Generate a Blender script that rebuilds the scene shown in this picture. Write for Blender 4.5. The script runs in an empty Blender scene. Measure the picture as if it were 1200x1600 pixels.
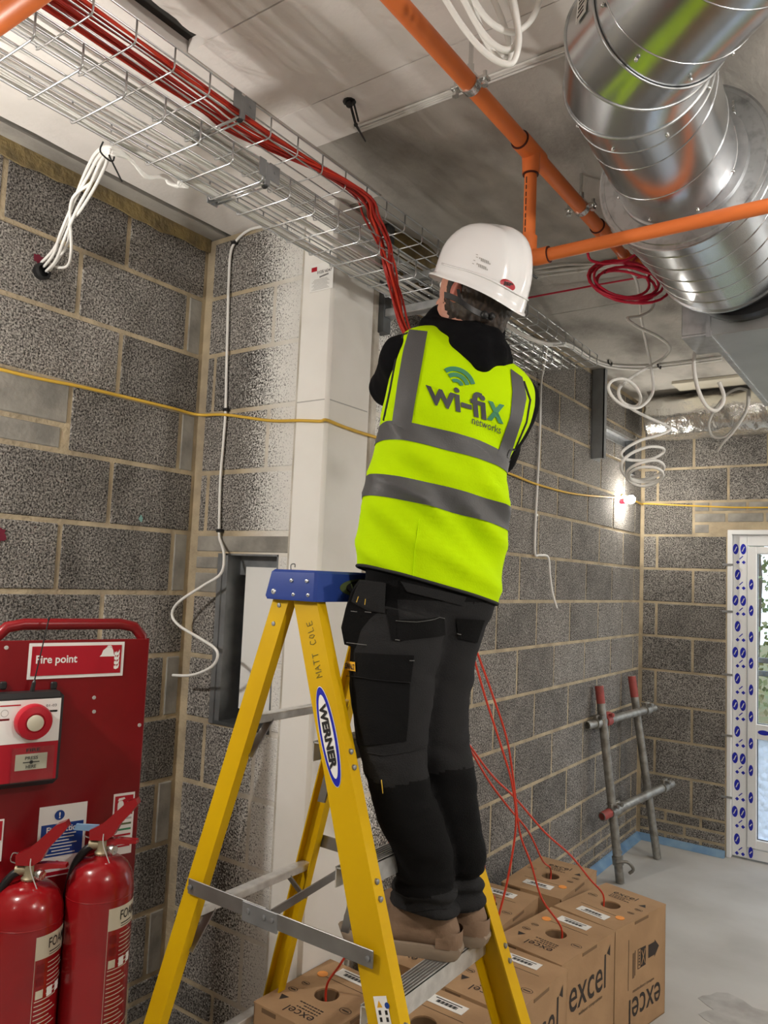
import bpy, bmesh, math, random
from mathutils import Vector, Matrix, noise
from mathutils.bvhtree import BVHTree
random.seed(7)
V = Vector
SC = bpy.context.scene
COL = SC.collection

# ------------------------------------------------------------------ camera
CAMZ = 1.653
FPX, PITCH, YAW, ROLL = 1204.57, 0.0843747, 0.6198135, 0.0421205
_fw = V((-math.sin(YAW) * math.cos(PITCH), math.cos(YAW) * math.cos(PITCH), math.sin(PITCH)))
_r0 = V((math.cos(YAW), math.sin(YAW), 0)); _u0 = _r0.cross(_fw)
RT = _r0 * math.cos(ROLL) + _u0 * math.sin(ROLL)
UP = -_r0 * math.sin(ROLL) + _u0 * math.cos(ROLL)
FW = _fw
CAM = V((0, 0, CAMZ))
cam = bpy.data.cameras.new('camera'); cam_o = bpy.data.objects.new('camera', cam); COL.objects.link(cam_o)
cam.sensor_fit = 'HORIZONTAL'; cam.sensor_width = 36; cam.lens = 36 * FPX / 1200
cam.clip_start = .02; cam.clip_end = 200
cam_o.matrix_world = Matrix(((RT.x, UP.x, -FW.x, 0), (RT.y, UP.y, -FW.y, 0), (RT.z, UP.z, -FW.z, CAMZ), (0, 0, 0, 1)))
SC.camera = cam_o

# ------------------------------------------------------------------ world, exposure
SC.view_settings.view_transform = 'Standard'; SC.view_settings.look = 'None'
SC.view_settings.gamma = 1; SC.view_settings.use_curve_mapping = False
SC.view_settings.exposure = 0.45
w = bpy.data.worlds.new('overcast sky'); SC.world = w; w.use_nodes = True
w.node_tree.nodes['Background'].inputs[0].default_value = (.78, .88, 1.0, 1)
w.node_tree.nodes['Background'].inputs[1].default_value = 2.2

def point_light(name, loc, power, col=(1, .93, .82), r=.03):
    l = bpy.data.lights.new(name, 'POINT'); l.energy = power; l.color = col; l.shadow_soft_size = r
    o = bpy.data.objects.new(name, l); COL.objects.link(o); o.location = loc
    return o
# festoon bulbs of the temporary lighting string (their glass and holders are built with the lamp below)
BULB_FAR = V((-1.575, 4.90, 2.212))
BULB_WALL = V((-1.98, 0.34, 2.10))
BULB_ROOM = V((0.62, 0.88, 2.42))
BULB_REAR = V((-1.3, -1.9, 2.6))
BULB_DOOR = V((.75, 5.22, 2.20))
BULB_RIGHT = V((2.18, 2.6, 2.25))
WARM = (1, .95, .88)
point_light('festoon_light', BULB_FAR, 28, (1, .95, .86), .035)
point_light('festoon_light', BULB_WALL, 80, WARM, .04)
point_light('festoon_light', BULB_ROOM, 44, WARM, .06)
point_light('festoon_light', BULB_REAR, 10, WARM, .06)
point_light('festoon_light', BULB_DOOR, 60, WARM, .05)
point_light('festoon_light', BULB_RIGHT, 95, WARM, .05)

# ------------------------------------------------------------------ measuring helpers (pixel of the photograph -> point in the room)
def ray(px, py): return RT * ((px - 600) / FPX) - UP * ((py - 800) / FPX) + FW
def on(px, py, ax, val):
    d = ray(px, py); k = 'xyz'.index(ax)
    return CAM + d * ((val - CAM[k]) / d[k])
def dep(px, py, t): return CAM + ray(px, py) * t
def depth_of(p): return (V(p) - CAM).dot(FW)

# ------------------------------------------------------------------ materials
MATS = {}
def srgb(r, g, b):
    f = lambda c: (c / 255 / 12.92) if c / 255 <= .04045 else ((c / 255 + .055) / 1.055) ** 2.4
    return (f(r), f(g), f(b))
def pm(name, col, rough=.6, metal=0., col2=None, scale=20., lo=.35, hi=.65, bump=0., bscale=80., detail=4., coat=0., trans=0., ior=1.45, spec=.5, stretch=None, sheen=0.):
    if name in MATS: return MATS[name]
    m = bpy.data.materials.new(name); m.use_nodes = True; nt = m.node_tree; N = nt.nodes; L = nt.links
    b = N['Principled BSDF']
    b.inputs['Base Color'].default_value = (*col, 1); b.inputs['Roughness'].default_value = rough
    b.inputs['Metallic'].default_value = metal; b.inputs['Coat Weight'].default_value = coat
    b.inputs['Transmission Weight'].default_value = trans; b.inputs['IOR'].default_value = ior
    b.inputs['Specular IOR Level'].default_value = spec; b.inputs['Sheen Weight'].default_value = sheen
    tc = N.new('ShaderNodeTexCoord'); src = tc.outputs['Object']
    if stretch:
        mp = N.new('ShaderNodeMapping'); mp.inputs['Scale'].default_value = stretch
        L.new(src, mp.inputs[0]); src = mp.outputs[0]
    if col2:
        n = N.new('ShaderNodeTexNoise'); n.inputs['Scale'].default_value = scale; n.inputs['Detail'].default_value = detail
        L.new(src, n.inputs['Vector'])
        r = N.new('ShaderNodeValToRGB'); r.color_ramp.elements[0].position = lo; r.color_ramp.elements[1].position = hi
        r.color_ramp.elements[0].color = (*col, 1); r.color_ramp.elements[1].color = (*col2, 1)
        L.new(n.outputs[0], r.inputs[0]); L.new(r.outputs[0], b.inputs['Base Color'])
    if bump:
        n2 = N.new('ShaderNodeTexNoise'); n2.inputs['Scale'].default_value = bscale; n2.inputs['Detail'].default_value = 3
        L.new(src, n2.inputs['Vector'])
        bp = N.new('ShaderNodeBump'); bp.inputs['Strength'].default_value = bump; bp.inputs['Distance'].default_value = .01
        L.new(n2.outputs[0], bp.inputs['Height']); L.new(bp.outputs[0], b.inputs['Normal'])
    MATS[name] = m
    return m
def emit(name, col, s):
    if name in MATS: return MATS[name]
    m = bpy.data.materials.new(name); m.use_nodes = True
    b = m.node_tree.nodes['Principled BSDF']; b.inputs['Base Color'].default_value = (*col, 1)
    b.inputs['Emission Color'].default_value = (*col, 1); b.inputs['Emission Strength'].default_value = s
    MATS[name] = m; return m

def block_material():
    m = bpy.data.materials.new('open textured concrete block'); m.use_nodes = True; nt = m.node_tree; N = nt.nodes; L = nt.links
    b = N['Principled BSDF']; b.inputs['Roughness'].default_value = .92; b.inputs['Specular IOR Level'].default_value = .2
    geo = N.new('ShaderNodeNewGeometry'); oi = N.new('ShaderNodeObjectInfo')
    P = geo.outputs['Position']
    n1 = N.new('ShaderNodeTexNoise'); n1.inputs['Scale'].default_value = 150; n1.inputs['Detail'].default_value = 2.5; n1.inputs['Roughness'].default_value = .6
    n2 = N.new('ShaderNodeTexVoronoi'); n2.inputs['Scale'].default_value = 210
    n3 = N.new('ShaderNodeTexNoise'); n3.inputs['Scale'].default_value = 7; n3.inputs['Detail'].default_value = 5
    for n in (n1, n2, n3): L.new(P, n.inputs['Vector'])
    def math_(op, a, bb, clamp=False):
        x = N.new('ShaderNodeMath'); x.operation = op; x.use_clamp = clamp
        for i, q in enumerate((a, bb)):
            if q is None: continue
            if isinstance(q, (int, float)): x.inputs[i].default_value = q
            else: L.new(q, x.inputs[i])
        return x.outputs[0]
    g = math_('ADD', n1.outputs[0], math_('MULTIPLY', math_('SUBTRACT', n2.outputs['Distance'], .45), .32))
    r = N.new('ShaderNodeValToRGB'); e = r.color_ramp.elements
    e[0].position = .35; e[0].color = (.024, .022, .021, 1); e[1].position = .66; e[1].color = (.33, .312, .285, 1)
    k = e.new(.49); k.color = (.138, .128, .119, 1)
    L.new(g, r.inputs[0])
    # per block and large scale tone
    tone = math_('ADD', math_('MULTIPLY', oi.outputs['Random'], .5), math_('MULTIPLY', n3.outputs[0], .9))
    tone = math_('ADD', tone, .40)
    mix = N.new('ShaderNodeMix'); mix.data_type = 'RGBA'; mix.blend_type = 'MULTIPLY'; mix.inputs[0].default_value = 1
    L.new(r.outputs[0], mix.inputs[6])
    cmb = N.new('ShaderNodeCombineColor')
    for i in range(3): L.new(tone, cmb.inputs[i])
    L.new(cmb.outputs[0], mix.inputs[7])
    # white paint overspray around the boxed-in column
    sx = N.new('ShaderNodeSeparateXYZ'); L.new(P, sx.inputs[0])
    dx = math_('SUBTRACT', sx.outputs[0], -1.72); dy = math_('SUBTRACT', sx.outputs[1], 2.06)
    d = math_('SQRT', math_('ADD', math_('MULTIPLY', dx, dx), math_('MULTIPLY', dy, dy)), None)
    f = math_('SUBTRACT', 1.0, math_('DIVIDE', math_('SUBTRACT', d, .10), .30), True)
    f = math_('ADD', f, math_('MULTIPLY', math_('SUBTRACT', g, .5), 1.5))
    f = math_('MULTIPLY', math_('SUBTRACT', f, .36), 2.4, True)
    mix2 = N.new('ShaderNodeMix'); mix2.data_type = 'RGBA'; L.new(f, mix2.inputs[0])
    L.new(mix.outputs[2], mix2.inputs[6]); mix2.inputs[7].default_value = (.78, .77, .74, 1)
    L.new(mix2.outputs[2], b.inputs['Base Color'])
    bp = N.new('ShaderNodeBump'); bp.inputs['Strength'].default_value = .65; bp.inputs['Distance'].default_value = .006
    L.new(g, bp.inputs['Height']); L.new(bp.outputs[0], b.inputs['Normal'])
    MATS['block'] = m
    return m
block_material()
pm('mortar', (.50, .41, .275), .95, col2=(.34, .28, .195), scale=9, bump=.5, bscale=60)
def overspray(m):
    # the same white overspray on the joints next to the boxed-in column
    nt = m.node_tree; N = nt.nodes; L = nt.links; b = N['Principled BSDF']; src = b.inputs['Base Color'].links[0].from_socket
    g = N.new('ShaderNodeNewGeometry'); d = N.new('ShaderNodeVectorMath'); d.operation = 'MULTIPLY'; d.inputs[1].default_value = (1, 1, 0); L.new(g.outputs['Position'], d.inputs[0])
    q = N.new('ShaderNodeVectorMath'); q.operation = 'DISTANCE'; q.inputs[1].default_value = (-1.72, 2.06, 0); L.new(d.outputs[0], q.inputs[0])
    r = N.new('ShaderNodeMapRange'); r.inputs['From Min'].default_value = .16; r.inputs['From Max'].default_value = .34; r.inputs['To Min'].default_value = .9; r.inputs['To Max'].default_value = 0.; L.new(q.outputs['Value'], r.inputs['Value'])
    x = N.new('ShaderNodeMix'); x.data_type = 'RGBA'; L.new(r.outputs[0], x.inputs[0]); L.new(src, x.inputs[6]); x.inputs[7].default_value = (.78, .76, .71, 1); L.new(x.outputs[2], b.inputs['Base Color'])
overspray(MATS['mortar'])
pm('mortar_white', (.66, .63, .57), .9, col2=(.45, .41, .34), scale=9, bump=.5, bscale=60)
pm('foam', (.33, .25, .11), .9, col2=(.17, .13, .07), scale=14, bump=.8, bscale=40)
pm('smooth_block', (.36, .34, .30), .9, col2=(.22, .21, .19), scale=10, bump=.25, bscale=60)
pm('white_paint', (.87, .855, .82), .5, col2=(.78, .76, .71), scale=3, lo=.45, hi=.75, bump=.06, bscale=30)
pm('ceiling_pale', (.86, .82, .79), .85, col2=(.70, .67, .63), scale=3.2, lo=.5, hi=.78, bump=.12, bscale=60)
pm('ceiling_grey', (.50, .475, .435), .9, col2=(.20, .185, .165), scale=3.4, lo=.44, hi=.70, detail=8., bump=.25, bscale=70, stretch=(1, .55, 1))
pm('dark_gap', (.03, .028, .025), .95)
pm('screed', (.50, .49, .465), .62, col2=(.40, .385, .355), scale=2.0, lo=.4, hi=.7, bump=.05, bscale=60)
pm('screed_dark', (.33, .315, .295), .7, col2=(.46, .45, .43), scale=9)
pm('galv', (.56, .58, .60), .38, 1., col2=(.43, .45, .47), scale=26, bump=.03, bscale=60)
pm('galv_dull', (.33, .34, .35), .55, .8, col2=(.24, .25, .26), scale=12)
pm('duct', (.66, .68, .70), .24, 1., col2=(.55, .57, .59), scale=9, bump=.05, bscale=22, stretch=(1, .3, 1))
pm('duct_flange', (.52, .54, .55), .42, 1., col2=(.30, .31, .32), scale=30, lo=.5, hi=.72)
pm('foil', (.88, .87, .84), .17, 1., bump=.35, bscale=70)
pm('box_steel', (.50, .52, .53), .42, .9, col2=(.43, .45, .46), scale=5)
pm('rubber', (.012, .012, .013), .35)
pm('wire', (.62, .64, .66), .3, 1.)
pm('cable_white', (.83, .82, .79), .42)
pm('cable_grey', (.55, .54, .51), .5)
pm('cable_red', (.46, .030, .022), .42)
pm('cable_red_bright', (.62, .045, .02), .42)
pm('cable_pinkred', (.55, .012, .045), .4)
pm('cable_yellow', (.72, .45, .06), .5)
pm('black_plastic', (.014, .014, .015), .45)
pm('orange_pipe', (.80, .20, .045), .42, col2=(.72, .17, .04), scale=6)
pm('orange_dark', (.05, .006, .004), .5)
pm('steel_dark', (.14, .15, .155), .5, .7, col2=(.10, .105, .11), scale=14)
pm('zinc', (.68, .69, .68), .25, 1., bump=.2, bscale=90)
pm('yellow_grp', (.66, .41, .0), .5, col2=(.60, .36, .0), scale=5, spec=.3)
pm('ladder_blue', (.022, .055, .28), .45)
pm('alu', (.78, .78, .77), .42, .6, col2=(.6, .6, .59), scale=30)
pm('alu_dull', (.35, .35, .345), .45, .9, col2=(.27, .265, .26), scale=9)
pm('white_print', (.85, .85, .83), .5)
pm('black_print', (.012, .011, .011), .6)
pm('dark_print', (.035, .026, .022), .7)
pm('blue_print', (.012, .02, .42), .4)
pm('olive_print', (.10, .13, .05), .5)
pm('grey_print', (.45, .44, .42), .6)
pm('cardboard', (.42, .262, .138), .82, col2=(.36, .22, .115), scale=7, bump=.06, bscale=50)
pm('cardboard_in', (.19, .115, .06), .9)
pm('red_paint', (.22, .004, .008), .32, col2=(.18, .004, .007), scale=4)
pm('red_ext', (.27, .006, .009), .22, coat=.3)
pm('sign_red', (.42, .004, .018), .4)
pm('sign_blue', (.008, .05, .27), .4)
pm('label_cream', (.62, .58, .46), .45)
pm('dpm_blue', (.13, .25, .42), .5, col2=(.20, .33, .47), scale=12)
pm('upvc', (.86, .87, .88), .28)
pm('scaffold', (.36, .35, .32), .5, .75, col2=(.22, .205, .18), scale=24, bump=.15, bscale=50)
pm('scaffold_red', (.38, .07, .06), .6, col2=(.28, .06, .05), scale=30)
pm('skin', (.60, .30, .215), .5, col2=(.54, .25, .18), scale=60)
pm('skin_red', (.50, .17, .13), .5)
pm('hair', (.045, .028, .018), .6, col2=(.015, .01, .008), scale=120, stretch=(1, 1, .2))
pm('helmet_white', (.86, .86, .87), .22, coat=.4)
pm('hoodie', (.004, .004, .005), .95, bump=.2, bscale=300, spec=.15)
pm('vest', (.51, .79, .0), .85, bump=.12, bscale=240, spec=.12)
pm('reflective', (.085, .085, .088), .55, .15, bump=.1, bscale=300)
pm('binding', (.02, .02, .021), .8)
pm('trouser_black', (.0042, .0042, .0046), .9, spec=.2, bump=.25, bscale=320)
pm('trouser_grey', (.017, .017, .018), .9, spec=.25, bump=.25, bscale=320)
pm('thread', (.16, .16, .155), .7)
pm('thread_yellow', (.7, .45, .05), .7)
pm('boot', (.235, .15, .095), .78, col2=(.19, .12, .075), scale=18, bump=.1, bscale=160)
pm('boot_sole', (.25, .19, .135), .75)
pm('logo_grey', (.045, .045, .055), .6)
pm('logo_green', (.045, .235, .115), .6)
pm('dewalt', (.80, .42, .02), .5)
pm('glass', (1, 1, 1), .02, trans=1., ior=1.45)
def frosted():
    m = pm('glass_wrapped', (.93, .95, .98), .35, trans=.92, ior=1.3, bump=.9, bscale=28)
frosted()
pm('paper', (.78, .77, .74), .7)
pm('tape_sticker', (.85, .32, .06), .5)
pm('painted_soffit_light', (.62, .58, .48), .8)
pm('brass_dull', (.34, .29, .19), .5, .6)
pm('grass', (.10, .13, .05), .95, col2=(.16, .12, .06), scale=6)
pm('leaf', (.10, .16, .06), .8, col2=(.22, .20, .10), scale=5)
pm('bark', (.10, .08, .06), .9)
pm('polythene', (.70, .72, .74), .25, coat=.4)

# ------------------------------------------------------------------ mesh helpers
class MB:
    def __init__(s): s.v = []; s.f = []; s.mi = []; s.cm = 0
    def add(s, vs, fs):
        o = len(s.v); s.v += [tuple(p) for p in vs]
        for f in fs: s.f.append(tuple(i + o for i in f)); s.mi.append(s.cm)
        return s
    def obox(s, c, ax, ay, az, bev=0):
        """box from centre and three half vectors, optionally bevelled"""
        c = V(c); ax = V(ax); ay = V(ay); az = V(az)
        if bev <= 0:
            vs = [c + ax * i + ay * j + az * k for i in (-1, 1) for j in (-1, 1) for k in (-1, 1)]
            return s.add(vs, [(0, 1, 3, 2), (4, 6, 7, 5), (0, 4, 5, 1), (2, 3, 7, 6), (0, 2, 6, 4), (1, 5, 7, 3)])
        L = [a.length for a in (ax, ay, az)]; U = [a / max(l, 1e-9) for a, l in zip((ax, ay, az), L)]
        bev = min(bev, min(L) * .49)
        idx = {}; vs = []
        for i in (-1, 1):
            for j in (-1, 1):
                for k in (-1, 1):
                    sg = (i, j, k)
                    for m_ in range(3):
                        p = c.copy()
                        for a in range(3): p += U[a] * sg[a] * (L[a] - (0 if a == m_ else bev))
                        idx[(i, j, k, m_)] = len(vs); vs.append(p)
        F = []
        for m_ in range(3):
            o1, o2 = [a for a in range(3) if a != m_]
            for sgn in (-1, 1):
                q = []
                for s1, s2 in ((-1, -1), (1, -1), (1, 1), (-1, 1)):
                    t = [0, 0, 0]; t[m_] = sgn; t[o1] = s1; t[o2] = s2; q.append(idx[(*t, m_)])
                F.append(tuple(q))
        for a in range(3):
            o1, o2 = [x for x in range(3) if x != a]
            for s1 in (-1, 1):
                for s2 in (-1, 1):
                    t0 = [0, 0, 0]; t1 = [0, 0, 0]; t0[a] = -1; t1[a] = 1
                    for t in (t0, t1): t[o1] = s1; t[o2] = s2
                    F.append((idx[(*t0, o1)], idx[(*t1, o1)], idx[(*t1, o2)], idx[(*t0, o2)]))
        for i in (-1, 1):
            for j in (-1, 1):
                for k in (-1, 1): F.append(tuple(idx[(i, j, k, m_)] for m_ in range(3)))
        return s.add(vs, F)
    def box(s, lo, hi, bev=0):
        lo = V(lo); hi = V(hi); h = (hi - lo) / 2
        return s.obox((lo + hi) / 2, (h.x, 0, 0), (0, h.y, 0), (0, 0, h.z), bev)
    def bar(s, p0, p1, wv, hv, bev=0):
        """bar from p0 to p1 with half-vectors wv and hv"""
        p0 = V(p0); p1 = V(p1); return s.obox((p0 + p1) / 2, (p1 - p0) / 2, wv, hv, bev)
    def tube(s, pts, r, n=8, closed=False, cap=True, ref=None):
        pts = [V(p) for p in pts]; m = len(pts)
        rr = r if isinstance(r, (list, tuple)) else [r] * m
        prev = None; vs = []
        for i, p in enumerate(pts):
            if closed: t = pts[(i + 1) % m] - pts[i - 1]
            else: t = pts[min(i + 1, m - 1)] - pts[max(i - 1, 0)]
            if t.length < 1e-9: t = V((0, 0, 1))
            t.normalize()
            if prev is None:
                a = V(ref) if ref else (V((0, 0, 1)) if abs(t.z) < .9 else V((1, 0, 0)))
                a = (a - t * a.dot(t)).normalized()
            else:
                a = prev - t * prev.dot(t)
                a = a.normalized() if a.length > 1e-6 else t.orthogonal().normalized()
            prev = a; b = t.cross(a)
            for k in range(n):
                th = 2 * math.pi * k / n
                vs.append(p + (a * math.cos(th) + b * math.sin(th)) * rr[i])
        F = []
        for i in range(m if closed else m - 1):
            for k in range(n):
                j = (i + 1) % m
                F.append((i * n + k, i * n + (k + 1) % n, j * n + (k + 1) % n, j * n + k))
        if cap and not closed:
            F.append(tuple(range(n))[::-1]); F.append(tuple((m - 1) * n + k for k in range(n)))
        return s.add(vs, F)
    def cyl(s, p0, p1, r, n=16, r1=None, cap=True):
        return s.tube([p0, p1], [r, r if r1 is None else r1], n, cap=cap)
    def ball(s, c, r, n=12, m=8, sc=(1, 1, 1), axes=None):
        c = V(c); ax = axes or (V((1, 0, 0)), V((0, 1, 0)), V((0, 0, 1))); vs = [c + ax[2] * r * sc[2]]
        for i in range(1, m):
            a = math.pi * i / m
            for k in range(n):
                b = 2 * math.pi * k / n
                vs.append(c + ax[0] * r * sc[0] * math.sin(a) * math.cos(b) + ax[1] * r * sc[1] * math.sin(a) * math.sin(b) + ax[2] * r * sc[2] * math.cos(a))
        vs.append(c - ax[2] * r * sc[2]); F = []
        for k in range(n): F.append((0, 1 + k, 1 + (k + 1) % n))
        for i in range(m - 2):
            for k in range(n):
                a = 1 + i * n; F.append((a + k, a + n + k, a + n + (k + 1) % n, a + (k + 1) % n))
        e = len(vs) - 1; a = 1 + (m - 2) * n
        for k in range(n): F.append((a + k, e, a + (k + 1) % n))
        return s.add(vs, F)
    def loft(s, rings, cap0=True, cap1=True, closed=True):
        n = len(rings[0]); vs = [p for r in rings for p in r]; F = []
        for i in range(len(rings) - 1):
            for k in range(n if closed else n - 1):
                F.append((i * n + k, i * n + (k + 1) % n, (i + 1) * n + (k + 1) % n, (i + 1) * n + k))
        if cap0: F.append(tuple(range(n))[::-1])
        if cap1: F.append(tuple((len(rings) - 1) * n + k for k in range(n)))
        return s.add(vs, F)
    def lathe(s, o, axis, prof, n=24):
        """prof: list of (r, h) along axis from o"""
        o = V(o); t = V(axis).normalized(); a = t.orthogonal().normalized(); b = t.cross(a)
        rings = [[o + t * h + (a * math.cos(2 * math.pi * k / n) + b * math.sin(2 * math.pi * k / n)) * max(r, 1e-5) for k in range(n)] for r, h in prof]
        return s.loft(rings)
    def prism(s, poly, d):
        """extrude a planar polygon (list of 3D points) along d"""
        poly = [V(p) for p in poly]; d = V(d); n = len(poly)
        F = [tuple(range(n))[::-1], tuple(range(n, 2 * n))] + [(k, (k + 1) % n, n + (k + 1) % n, n + k) for k in range(n)]
        return s.add(poly + [p + d for p in poly], F)
    def mesh(s, name, mats, smooth=False, fix=True):
        me = bpy.data.meshes.new(name); me.from_pydata(s.v, [], s.f); me.update()
        ml = mats if isinstance(mats, (list, tuple)) else [mats]
        for m in ml: me.materials.append(MATS[m] if isinstance(m, str) else m)
        if len(ml) > 1:
            for p, i in zip(me.polygons, s.mi): p.material_index = i
        if fix:
            bm = bmesh.new(); bm.from_mesh(me); bmesh.ops.recalc_face_normals(bm, faces=bm.faces[:]); bm.to_mesh(me); bm.free()
        if smooth:
            me.shade_smooth()
            if smooth is not True: me.set_sharp_from_angle(angle=math.radians(smooth))
        return me
    def build(s, name, mats, parent=None, smooth=False, fix=True):
        o = bpy.data.objects.new(name, s.mesh(name, mats, smooth, fix)); COL.objects.link(o)
        if parent is not None: o.parent = parent
        return o
def tag(o, label=None, cat=None, group=None, kind=None):
    if label: o['label'] = label
    if cat: o['category'] = cat
    if group: o['group'] = group
    if kind: o['kind'] = kind
    return o
def empty(name, loc=(0, 0, 0)):
    o = bpy.data.objects.new(name, None); COL.objects.link(o); o.empty_display_size = .05
    return o
def obj(name, me, parent=None):
    o = bpy.data.objects.new(name, me); COL.objects.link(o)
    if parent is not None: o.parent = parent
    return o
def spline(pts, k=8, closed=False):
    pts = [V(p) for p in pts]; n = len(pts); out = []
    for i in range(n if closed else n - 1):
        if closed: p0, p1, p2, p3 = pts[i - 1], pts[i], pts[(i + 1) % n], pts[(i + 2) % n]
        else: p0, p1, p2, p3 = pts[max(i - 1, 0)], pts[i], pts[i + 1], pts[min(i + 2, n - 1)]
        for j in range(k):
            t = j / k
            out.append(.5 * ((2 * p1) + (p2 - p0) * t + (2 * p0 - 5 * p1 + 4 * p2 - p3) * t * t + (3 * p1 - p0 - 3 * p2 + p3) * t ** 3))
    if not closed: out.append(pts[-1])
    return out
def cable(name, pts, r, mat, label=None, cat='cable', group=None, parent=None, k=8, n=8, sp=True):
    o = MB().tube(spline(pts, k) if sp else pts, r, n).build(name, mat, parent, smooth=True)
    if parent is None: tag(o, label, cat, group)
    return o
def text_mesh(s, bold=0., spacing=1.):
    c = bpy.data.curves.new('lettering', 'FONT'); c.body = s; c.size = 1; c.offset = bold; c.resolution_u = 3; c.space_character = spacing; c.fill_mode = 'FRONT'
    o = bpy.data.objects.new('lettering', c)
    me = bpy.data.meshes.new_from_object(o)
    bpy.data.objects.remove(o); bpy.data.curves.remove(c)
    return me
def text2d(s, bold=0., spacing=1.):
    """normalised glyph geometry: verts in 0..1 x 0..1, faces"""
    me = text_mesh(s, bold, spacing)
    xs = [v.co.x for v in me.vertices]; ys = [v.co.y for v in me.vertices]
    x0, x1, y0, y1 = min(xs), max(xs), min(ys), max(ys)
    P = [((v.co.x - x0) / (x1 - x0), (v.co.y - y0) / (y1 - y0)) for v in me.vertices]; F = [tuple(p.vertices) for p in me.polygons]
    bpy.data.meshes.remove(me)
    return P, F
def letter(s, p0, X, Y, mat, parent, bold=0., name='lettering', lift=.0008, spacing=1.):
    """flat lettering: bounding box corner p0, full width vector X, full height vector Y"""
    P, F = text2d(s, bold, spacing); p0 = V(p0); X = V(X); Y = V(Y); n = X.cross(Y).normalized() * lift
    return MB().add([p0 + X * u + Y * v + n for u, v in P], F).build(name, mat, parent, fix=False)
def quad_part(name, p0, X, Y, mat, parent, lift=.0008, thick=.0012):
    p0 = V(p0); X = V(X); Y = V(Y); n = X.cross(Y).normalized()
    return MB().obox(p0 + X / 2 + Y / 2 + n * (lift - thick / 2 + thick), X / 2, Y / 2, n * thick / 2).build(name, mat, parent)
def remesh(mb, voxel, smooth=4, name='surface', mat='skin'):
    me = mb.mesh(name, mat, fix=True); o = bpy.data.objects.new(name, me); COL.objects.link(o)
    r = o.modifiers.new('r', 'REMESH'); r.mode = 'VOXEL'; r.voxel_size = voxel; r.use_smooth_shade = True
    if smooth:
        sm = o.modifiers.new('s', 'SMOOTH'); sm.iterations = smooth; sm.factor = .5
    dg = bpy.context.evaluated_depsgraph_get(); out = bpy.data.meshes.new_from_object(o.evaluated_get(dg))
    bpy.data.objects.remove(o); bpy.data.meshes.remove(me)
    out.materials.clear(); out.materials.append(MATS[mat]); out.shade_smooth()
    return out
def displace(me, fn):
    N_ = [v.normal.copy() for v in me.vertices]; P_ = [v.co.copy() for v in me.vertices]; out = []
    for p, n in zip(P_, N_): out.extend(p + n * fn(p))
    me.vertices.foreach_set('co', out); me.update()
def capsule(mb, p0, r0, p1, r1, n=16):
    p0 = V(p0); p1 = V(p1); t = (p1 - p0).normalized(); pts = []; rr = []
    for i in range(5):
        a = math.pi / 2 * (1 - i / 4); pts.append(p0 - t * r0 * math.sin(a)); rr.append(max(r0 * math.cos(a), 1e-4))
    for i in range(5):
        a = math.pi / 2 * i / 4; pts.append(p1 + t * r1 * math.sin(a)); rr.append(max(r1 * math.cos(a), 1e-4))
    # remove duplicate tangents problem by direct rings
    a = t.orthogonal().normalized(); b = t.cross(a)
    mb.loft([[p + (a * math.cos(2 * math.pi * k / n) + b * math.sin(2 * math.pi * k / n)) * r for k in range(n)] for p, r in zip(pts, rr)])
    return mb
# ------------------------------------------------------------------ the room
XA, YB, XC, YD, ZC = -2.288, 1.954, -1.635, 5.346, 2.935
XR, YK = 2.3, -2.7
Z0, DZ = .66, .2258
def zline(k): return Z0 + DZ * k
def glass_mix(name, col, t, rough, bump=0):
    m = bpy.data.materials.new(name); m.use_nodes = True; nt = m.node_tree; N = nt.nodes; L = nt.links
    N.remove(N['Principled BSDF']); o = N['Material Output']
    a = N.new('ShaderNodeBsdfTransparent'); a.inputs[0].default_value = (*col, 1)
    g = N.new('ShaderNodeBsdfGlossy'); g.inputs['Roughness'].default_value = rough; mx = N.new('ShaderNodeMixShader'); mx.inputs[0].default_value = t
    if bump:
        tc = N.new('ShaderNodeTexCoord'); n = N.new('ShaderNodeTexVoronoi'); n.inputs['Scale'].default_value = 26; L.new(tc.outputs['Object'], n.inputs['Vector'])
        b = N.new('ShaderNodeBump'); b.inputs['Strength'].default_value = bump; b.inputs['Distance'].default_value = .03; L.new(n.outputs[0], b.inputs['Height'])
        tr = N.new('ShaderNodeBsdfTranslucent'); tr.inputs[0].default_value = (.85, .9, 1, 1); L.new(b.outputs[0], tr.inputs['Normal']); L.new(b.outputs[0], g.inputs['Normal'])
        m2 = N.new('ShaderNodeMixShader'); m2.inputs[0].default_value = .55
        L.new(a.outputs[0], m2.inputs[1]); L.new(tr.outputs[0], m2.inputs[2]); L.new(m2.outputs[0], mx.inputs[1])
    else: L.new(a.outputs[0], mx.inputs[1])
    L.new(g.outputs[0], mx.inputs[2]); L.new(mx.outputs[0], o.inputs[0]); MATS[name] = m
glass_mix('pane_clear', (.95, .97, .97), .06, .02)
glass_mix('pane_wrapped', (.85, .9, .95), .18, .12, .8)

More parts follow.
